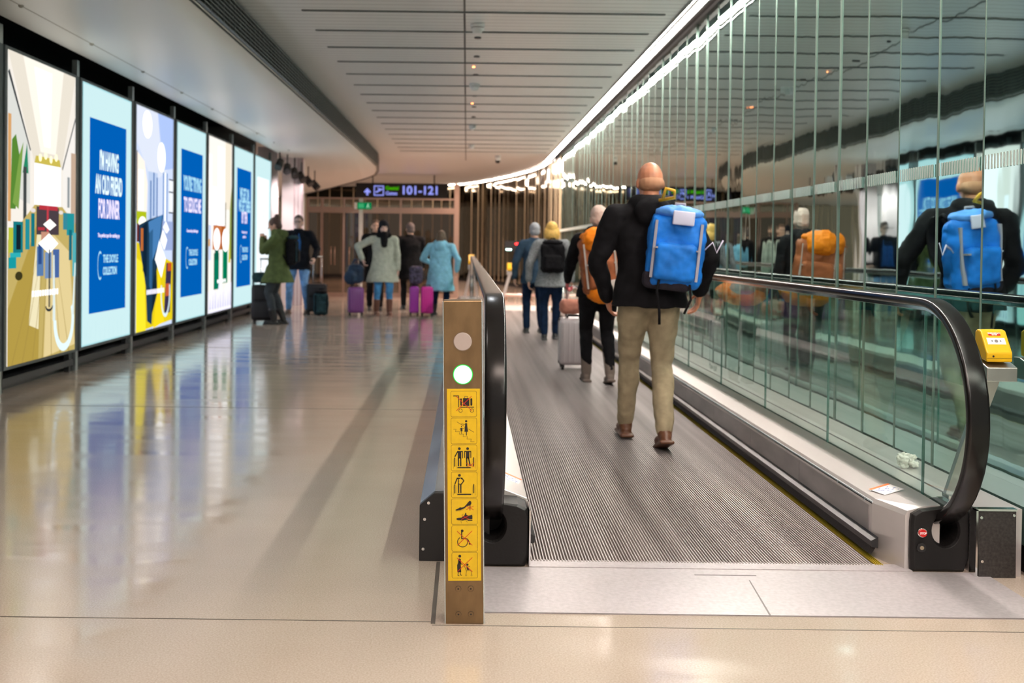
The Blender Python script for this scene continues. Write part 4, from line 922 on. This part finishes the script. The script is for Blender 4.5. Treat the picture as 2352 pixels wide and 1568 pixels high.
    if hood:
        tp.loft([ring(zt-.02*s, .098*s, .094*s, .0), ring(zt+.055*s, .086*s, .088*s, .005), ring(zt+.075*s, .078*s, .08*s, .008)])
        tp.cap(N+V((-.085*s, -.02*s, .02*s)), .055*s, N+V((0, -.105*s, .0)), .075*s); tp.cap(N+V((.085*s, -.02*s, .02*s)), .055*s, N+V((0, -.105*s, .0)), .075*s); tp.cap(N+V((-.07*s, .05*s, .0)), .045*s, N+V((.07*s, .05*s, .0)), .045*s); tp.ell(N+V((0, -.12*s, -.04)), (.11*s, .06*s, .10*s))
    blend(body, 'body', skin, pr, vox*.62, 2); blend(tr, 'trousers', trousers, pr, vox, 3, (.09*s, .022))
    blend(tp, 'coat' if hem < .75 else 'jacket', tm, pr, vox, 3, (.13*s, .034))
    if face:
        e = MB()
        for sx in (-1, 1): e.ell(h(sx*.031, .087, .012), (.013*s, .008*s, .007*s), hr, 10, 8)
        e.build('eyes', EYEM, pr)
    if hair:
        kind, hm = hair; a = MB()
        if kind in ('short', 'bald'):
            z0 = .045 if kind == 'short' else .0
            if kind == 'short': a.ell(h(0, -.012, .042), (.082*s, .098*s, .092*s), hr)
            a.ell(h(0, -.022, -.010), (.079*s, .086*s, .058*s if kind == 'bald' else .075*s), hr)
        if kind in ('bob', 'long', 'bun', 'hat'):
            a.ell(h(0, -.014, .030), (.087*s, .104*s, .094*s), hr); a.ell(h(0, -.055, -.02), (.078*s, .060*s, .085*s), hr)
        if kind == 'bob':
            for sx in (-1, 1): a.ell(h(sx*.072, -.03, -.06), (.045*s, .066*s, .10*s), hr)
            a.ell(h(0, -.07, -.07), (.095*s, .055*s, .10*s), hr)
        if kind == 'long':
            for sx in (-1, 1): a.cap(h(sx*.07, -.01, -.02), .034*s, h(sx*.085, -.03, -.20), .04*s)
            a.cap(h(0, -.07, -.02), .075*s, h(0, -.085, -.22), .085*s)
        if kind == 'bun': a.ell(h(0, -.075, .115), (.046*s, .046*s, .042*s), hr)
        if kind == 'hat':
            a.ell(h(0, -.01, .06), (.098*s, .112*s, .098*s), hr)
            for sx in (-1, 1): a.cap(h(sx*.082, -.01, .0), .03*s, h(sx*.09, .0, -.14), .035*s)
        blend(a, 'hair' if kind != 'hat' else 'hat', hm, pr, .008, 1, (.022, .012 if kind == 'short' else .006) if kind != 'bald' else (.02, .004))
    pr['_h'] = 0; del pr['_h']
    return pr, dict(N=N, HC=HC, SH=SH, wr=wr_, P=P, h=h, s=s, hr=hr)
def cloth(name, c, am=.25, sc_=14, rough=.85): return mat(name, c, rough, noise=(sc_, am), spec=.2)
KHAKI = cloth('khaki_cotton', (.33, .265, .17), .2); BLK = cloth('black_cloth', (.006, .0055, .007), .4); DENIM = cloth('light_denim', (.17, .34, .62), .35, 9); DENIM2 = cloth('blue_denim', (.06, .24, .50), .3, 9); NAVY = cloth('navy_denim', (.006, .020, .055), .3)
OLIVE = cloth('olive_parka', (.085, .115, .04), .2); GREYC = cloth('grey_tweed', (.23, .24, .25), .45, 60); PALE = cloth('pale_grey_wool', (.42, .45, .38), .15); SKYB = cloth('sky_blue_puffer', (.22, .50, .66), .15); CHAR = cloth('charcoal_trousers', (.05, .06, .07), .2)
BROWNL = mat('brown_leather', (.12, .045, .02), .45); TAN = mat('tan_suede', (.16, .12, .10), .8); BSHOE = mat('black_leather', (.012, .012, .014), .35)
def pack(name, label, loc, yaw, sz, m, m2, cat='backpack', extra=None, tilt=0, vox=.010):
    """backpack: main body, front pocket, top lid, straps"""
    w_, d_, h_ = sz; t = thing(name, label, cat, loc, yaw)
    if tilt: t.rotation_euler = (0, tilt, yaw)
    a = MB(); a.rbox((0, 0, h_*.46), (w_, d_*.75, h_*.90), .055); a.ell((0, 0, h_*.80), (w_*.46, d_*.42, h_*.20)); blend(a, 'main_bag', m, t, vox, 3, (.09, .038))
    a = MB(); a.rbox((0, -d_*.42, h_*.33), (w_*.74, d_*.35, h_*.46), .035); blend(a, 'front_pocket', m, t, vox, 3, (.05, .014))
    a = MB(); a.ell((0, -d_*.05, h_*.93), (w_*.44, d_*.46, h_*.09)); blend(a, 'lid', m2, t, vox, 2, (.07, .03))
    for sx in (-1, 1):
        a = MB(); pts = [(sx*w_*.28, d_*.34, h_*.92), (sx*w_*.30, d_*.34+.05, h_*.98), (sx*w_*.32, d_*.34+.10, h_*.94), (sx*w_*.36, d_*.34+.13, h_*.75), (sx*w_*.40, d_*.34+.08, h_*.4), (sx*w_*.40, d_*.34, h_*.15)]
        a.tube(pts, .016, 8); a.build('shoulder_strap', BLK, t)
        a = MB(); a.box(sx*w_*.36-.008, sx*w_*.36+.008, -d_*.62, -d_*.30, h_*.48, h_*.50); a.box(sx*w_*.40-.008, sx*w_*.40+.008, -d_*.44, -d_*.36, h_*.12, h_*.82); a.build('side_strap', m2 if extra is None else extra, t)
    a = MB(); a.tube([(-.03, .02, h_*.99), (-.028, .02, h_*1.05), (.028, .02, h_*1.05), (.03, .02, h_*.99)], .009, 8); a.build('grab_handle', BLK if extra is None else extra, t)
    return t
def suitcase(label, loc, yaw, sz, m, handle=.35, ribs=True, tilt=0, soft=False, hand_pt=None):
    w_, d_, h_ = sz; t = thing('suitcase', label, 'suitcase', loc, yaw); t.rotation_euler = (tilt, 0, yaw)
    a = MB(); a.rbox((0, 0, .05+h_/2), (w_, d_, h_), .045)
    a.build('shell', m, t)
    if ribs:
        a = MB()
        for k in range(5): a.rbox((-w_*.36+w_*.18*k, 0, .05+h_/2), (.02, d_+.012, h_*.86), .006)
        a.build('ribs', m, t)
    if soft:
        a = MB(); a.rbox((0, -d_/2-.02, .05+h_*.30), (w_*.84, .06, h_*.44), .02); a.rbox((0, -d_/2-.012, .05+h_*.75), (w_*.8, .04, h_*.32), .015); a.build('front_pocket', m, t)
    a = MB(); a.box(-w_/2-.002, w_/2+.002, -.006, .006, .06, .04+h_); a.build('zip_line', BLACK, t)
    for sx in (-1, 1):
        for sy in (-1, 1):
            b = MB(); b.cyl((sx*w_*.38-.012, sy*d_*.34, .027), (sx*w_*.38+.012, sy*d_*.34, .027), .026, 14); b.box(sx*w_*.38-.018, sx*w_*.38+.018, sy*d_*.34-.015, sy*d_*.34+.015, .03, .06); b.build('wheel', BLACK, t)
    a = MB(); a.tube([(-.07, 0, .05+h_), (-.06, 0, .075+h_), (.06, 0, .075+h_), (.07, 0, .05+h_)], .01, 8); a.build('carry_handle', BLACK, t)
    if handle:
        a = MB(); y = d_/2-.03
        for sx in (-1, 1): a.cyl((sx*.075, y, h_-.05), (sx*.075, y, h_+.05+handle), .008, 8)
        a.rbox((0, y, h_+.06+handle), (.19, .03, .03), .012); a.build('pull_handle', CHROME if handle > .36 else DARK, t)
    return t
# 1 man with blue backpack
man, J = person('balding man in black jacket and khaki trousers walking away with blue backpack', (1.17, 6.78, .0095), 0.0, 1.83, feet=((-.10, .30, .0, .0), (.075, -.16, .035, -.30)), hands=((-.25, .16, .93), (.37, .24, .97)),
    hints=((-1, -.5, .0), (1, -.45, .1)), lean=.06, skin=SKINR, top=(BLK, .89, .10), trousers=KHAKI, shoes=BROWNL, hair=('bald', mat('ginger_grey_hair', (.50, .25, .14), .8)), hood=True, vox=.011, build=1.12, curl=(.6, .35), head=(.05, .12))
bp = pack('backpack', 'bright blue hiking backpack on the balding man, worn over right shoulder', (1.26, 6.56, 1.02), -.12, (.34, .24, .50), cloth('bright_blue_nylon', (.012, .17, .62), .35, 7, .55), cloth('mid_blue_nylon', (.10, .30, .75), .2, 7, .55), extra=mat('grey_webbing', (.35, .33, .38), .7), tilt=.10)
a = MB(); a.rbox((.02, -.115, .435), (.13, .02, .085), .008); a.build('white_patch', mat('pale_patch', (.62, .62, .80), .6), bp)
a = MB(); a.tube([(-.11, .02, .55), (-.10, -.01, .61), (-.05, -.02, .60), (-.04, .02, .56), (-.13, .05, .535)], .011, 8); a.build('yellow_loop', mat('yellow_webbing', (.75, .40, .02), .6), bp)
a = MB(); a.tube([(.17, -.06, .26), (.21, -.08, .31), (.24, -.08, .25), (.27, -.08, .33)], .005, 6); a.build('loose_cord', mat('pale_cord', (.6, .55, .7), .6), bp)
a = MB(); a.tube([(-.08, -.10, .10), (-.09, -.11, -.02), (-.06, -.10, -.14), (-.05, -.09, -.22)], .009, 6); a.tube([(.10, -.08, .06), (.12, -.08, -.05), (.09, -.08, -.14)], .008, 6); a.build('hanging_strap', BLK, bp)
a = MB(); a.rbox((-.03, .02, .05), (.30, .20, .12), .04); blend(a, 'dark_base', cloth('dark_nylon', (.03, .025, .035), .3), bp, .01, 2)
# 2 walker with orange pack and pink gloves
w2p, J = person('grey-haired walker in black with tall brown boots, pushing a white suitcase', (1.23, 9.9, .0095), 0.05, 1.66, feet=((-.08, .14, 0, 0), (.10, -.10, .02, -.2)), hands=((-.24, .40, .90), (.26, .06, .80)), skin=SKINP, top=(BLK, .80, .14), trousers=BLK, shoes=TAN, boot=.75,
    hair=('short', mat('pale_pinkish_grey_hair', (.62, .46, .40), .8)), hood=True, vox=.012, glove=(0, mat('pink_glove', (.62, .13, .14), .8)), curl=(.9, .5))
ORG = cloth('orange_nylon', (.85, .22, .01), .25, 7, .55); RUST = cloth('rust_nylon', (.30, .09, .035), .3, 7, .6)
ob = pack('backpack', 'orange and rust backpack on the grey-haired walker', (1.24, 9.70, .84), .05, (.34, .24, .58), RUST, ORG, extra=mat('pale_grey_panel', (.42, .36, .33), .7), tilt=-.12)
a = MB(); a.ell((.08, -.04, .02), (.23, .13, .11)); blend(a, 'hip_bag', ORG, ob, .01, 2, (.05, .02)); a = MB(); a.ell((.09, -.13, .06), (.12, .05, .075)); blend(a, 'pale_pocket', mat('pale_grey_panel', (.42, .36, .33)), ob, .01, 2, (.05, .02))
a = MB(); a.ell((-.02, -.05, .50), (.13, .12, .12)); blend(a, 'top_pouch', ORG, ob, .01, 2, (.05, .03))
suitcase('white ribbed suitcase on the moving walkway with pink bag strapped on top', (1.12, 11.05, .0095), .0, (.31, .24, .48), mat('off_white_shell', (.62, .56, .58), .35), handle=.30, tilt=.06)
a = thing('handbag', 'salmon pink handbag lying on the white suitcase', 'bag', (1.12, 11.0, .575), 0)
b = MB(); b.rbox((0, 0, .085), (.30, .20, .15), .05); blend(b, 'bag_body', cloth('salmon_leather', (.52, .22, .16), .15), a, .01, 2, (.06, .02)); b = MB()
for sy in (-.05, .05): b.tube([(-.08, sy, .15), (-.06, sy, .24), (.0, sy, .28), (.06, sy, .24), (.08, sy, .15)], .008, 6)
b.build('bag_handles', mat('pale_pink_strap', (.6, .45, .44), .6), a)
# 3 blonde and her companion
person('blonde woman in grey tweed jacket walking away, farther along the walkway', (1.15, 14.4, .0095), 0.0, 1.62, feet=((-.08, .05, 0, 0), (.08, .20, 0, 0)), hands=((-.30, .05, .80), (.29, .12, .80)), top=(GREYC, .72, .18), trousers=NAVY, shoes=BSHOE, hair=('bob', mat('blonde_hair', (.70, .42, .10), .6, noise=(30, .25))), vox=.014, build=1.05)
pack('backpack', 'plain black backpack on the blonde woman', (1.15, 14.20, .92), 0, (.32, .20, .44), BLK, BLK, vox=.012)
person('grey-haired walker in dark navy coat just ahead of the blonde woman', (1.0, 15.6, .0095), 0.1, 1.62, top=(cloth('navy_coat', (.03, .06, .10), .2), .72, .15), trousers=NAVY, shoes=BSHOE, hair=('short', mat('grey_hair', (.36, .36, .38), .8)), vox=.015)
# 4 woman in green parka
person('woman in olive green parka with hair bun, hands raised to her face', (-2.96, 16.75, 0), math.pi/2+.05, 1.70, feet=((-.09, .04, 0, 0), (.09, -.08, 0, 0)), hands=((-.05, .24, 1.36), (.06, .23, 1.34)), hints=((-.5, .2, -1), (.5, .3, -1)), lean=.03, head=(.32, 0), top=(OLIVE, .66, .40), trousers=CHAR, shoes=BSHOE, boot=.35,
    hair=('bun', mat('dark_brown_hair', (.07, .035, .025), .6)), hood=True, vox=.012, curl=(.9, .9))
pack('backpack', 'black backpack on the back of woman in olive parka', (-2.74, 16.77, .93), math.pi/2+.05, (.30, .20, .46), BLK, cloth('teal_black', (.02, .05, .06), .3), vox=.012)
suitcase('large black suitcase standing beside the woman in olive parka', (-3.20, 16.95, 0), .1, (.40, .26, .56), mat('black_fabric_case', (.018, .018, .022), .7), handle=.40, soft=True)
a = MB(); a.rbox((0, 0, .08), (.42, .24, .13), .06); a.ell((-.1, -.02, .12), (.12, .1, .06)); tag(blend(a, 'duffel_bag', cloth('teal_black', (.02, .05, .06), .3), None, .012, 2, (.08, .03)), 'dark teal bag lying on the large black suitcase', 'bag').location = (-3.18, 16.93, .632)
# 5 man in jeans
mj, J = person('man in black blazer and light jeans with glasses, facing the camera', (-3.05, 19.4, 0), math.pi-.05, 1.80, feet=((-.17, .0, 0, 0), (.17, .03, 0, 0)), hands=((-.31, .12, 1.0), (.25, .1, .82)), hints=((-.35, -1, 0), (.4, -1, 0)), skin=SKINP, top=(cloth('black_blazer', (.005, .006, .010), .3), .80, .12), trousers=DENIM, shoes=mat('brown_shoes', (.12, .08, .06), .5), hair=('short', mat('short_dark_hair', (.10, .07, .06), .8)), vox=.012, build=1.08, curl=(1.0, .5))
hh = J['h']; b = MB()
for sx in (-1, 1):
    b.tube([tuple(hh(sx*.033+.024*math.cos(t), .104, .012+.018*math.sin(t))) for t in [2*math.pi*k/12 for k in range(13)]], .003, 6); b.cyl(hh(sx*.057, .10, .015), hh(sx*.08, .0, .015), .003, 6)
b.cyl(hh(-.01, .106, .014), hh(.01, .106, .014), .003, 6); b.build('glasses', BLACK, mj)
b = MB(); b.loft([[(x*.5-.0, .118+.0, 1.46) for x in (-.06, .06)]+[(.03, .10, 1.46), (-.03, .10, 1.46)], [(-.07, .165, 1.30), (.07, .165, 1.30), (.07, .13, 1.30), (-.07, .13, 1.30)], [(-.05, .165, .98), (.06, .165, .98), (.06, .13, .98), (-.05, .13, .98)]]); b.build('blue_shirt', cloth('blue_shirt', (.02, .09, .28), .2), mj)
suitcase('black cabin case held by the man in jeans', (-2.69, 19.25, 0), .1, (.36, .24, .50), mat('black_fabric_case', (.018, .018, .022), .7), handle=.48, soft=True)
pack('daypack', 'dark daypack resting against the black cabin case', (-2.58, 18.98, .0), .2, (.26, .18, .44), cloth('teal_black', (.02, .05, .06), .3), BLK, vox=.012)
# 6 woman in pale coat
pg, J = person('woman in long pale grey coat with dark hat and black scarf', (-1.50, 19.2, 0), math.pi+.22, 1.70, feet=((-.11, .08, 0, 0), (.11, -.04, 0, 0)), hands=((-.27, .02, .80), (.38, .08, 1.0)), hints=((-1, -.6, 0), (1, -.3, 0)), skin=SKINP, top=(PALE, .60, .30), trousers=DENIM2, shoes=mat('brown_boots', (.14, .06, .04), .6), boot=.45, hair=('hat', cloth('black_hat', (.012, .012, .018), .3)), vox=.012, build=1.1)
b = MB(); b.cap(J['N']+V((-.08, .04, .03)), .06, J['N']+V((.08, .04, .03)), .06); b.cap(J['N']+V((0, .08, .04)), .07, J['N']+V((0, .12, -.14)), .06); blend(b, 'scarf', BLK, pg, .012, 2, (.05, .02))
suitcase('purple ribbed suitcase below the pale-coated woman', (-1.97, 19.05, 0), .2, (.28, .24, .46), mat('purple_shell', (.20, .055, .24), .35), handle=.30)
a = MB(); a.rbox((0, 0, .20), (.28, .22, .34), .08); a.ell((-.08, -.06, .14), (.13, .12, .14)); a.tube([(-.08, 0, .34), (-.03, 0, .46), (.06, 0, .46), (.1, 0, .34)], .014, 8)
tag(blend(a, 'travel_bag', cloth('navy_nylon', (.02, .04, .08), .4, 8, .5), None, .011, 2, (.08, .03)), 'dark navy travel bag standing on the purple suitcase', 'bag').location = (-1.97, 19.05, .545)
# 7, 8 travellers in black
person('traveller in long black coat behind the pale-coated woman', (-1.76, 20.6, 0), math.pi+.1, 1.76, top=(BLK, .55, .15), trousers=BLK, shoes=BSHOE, hair=('short', mat('brown_hair', (.10, .06, .04), .8)), vox=.015, feet=((-.1, .1, 0, 0), (.1, -.05, 0, 0)))
person('traveller in bulky black coat left of the pale blue coat', (-1.10, 21.0, 0), .3, 1.72, top=(BLK, .60, .22), trousers=BLK, shoes=BSHOE, hair=('short', mat('grey_brown_hair', (.16, .12, .11), .8)), vox=.015, build=1.2, feet=((-.1, .12, 0, 0), (.1, -.08, 0, 0)))
# 9 pale blue coat
person('traveller in pale blue padded coat with long brown hair, seen from behind', (-.47, 19.3, 0), -.25, 1.56, top=(SKYB, .45, .22), trousers=NAVY, shoes=BSHOE, boot=.3, hair=('long', mat('long_brown_hair', (.10, .065, .04), .7, noise=(20, .3))), vox=.012, build=1.22, hands=((-.26, .24, .95), (.28, .1, .8)), hints=((-.6, -1, 0), (1, -.6, 0)), hood=True)
suitcase('bright magenta pink suitcase left of the pale blue coat', (-.70, 19.1, 0), .1, (.22, .2, .48), mat('magenta_shell', (.60, .02, .30), .35), handle=0)
suitcase('violet suitcase standing left of the bright magenta one', (-.93, 19.15, 0), .1, (.17, .2, .48), mat('violet_shell', (.33, .03, .36), .35), handle=.2)
a = MB(); a.rbox((0, 0, .17), (.24, .2, .32), .06); o = blend(a, 'patterned_bag', mat('patterned_fabric', (.05, .04, .08), .7, noise=(22, .95)), None, .012, 2, (.06, .02)); o.location = (-.90, 19.15, .565)
tag(o, 'dark patterned bag standing on the violet suitcase', 'bag')
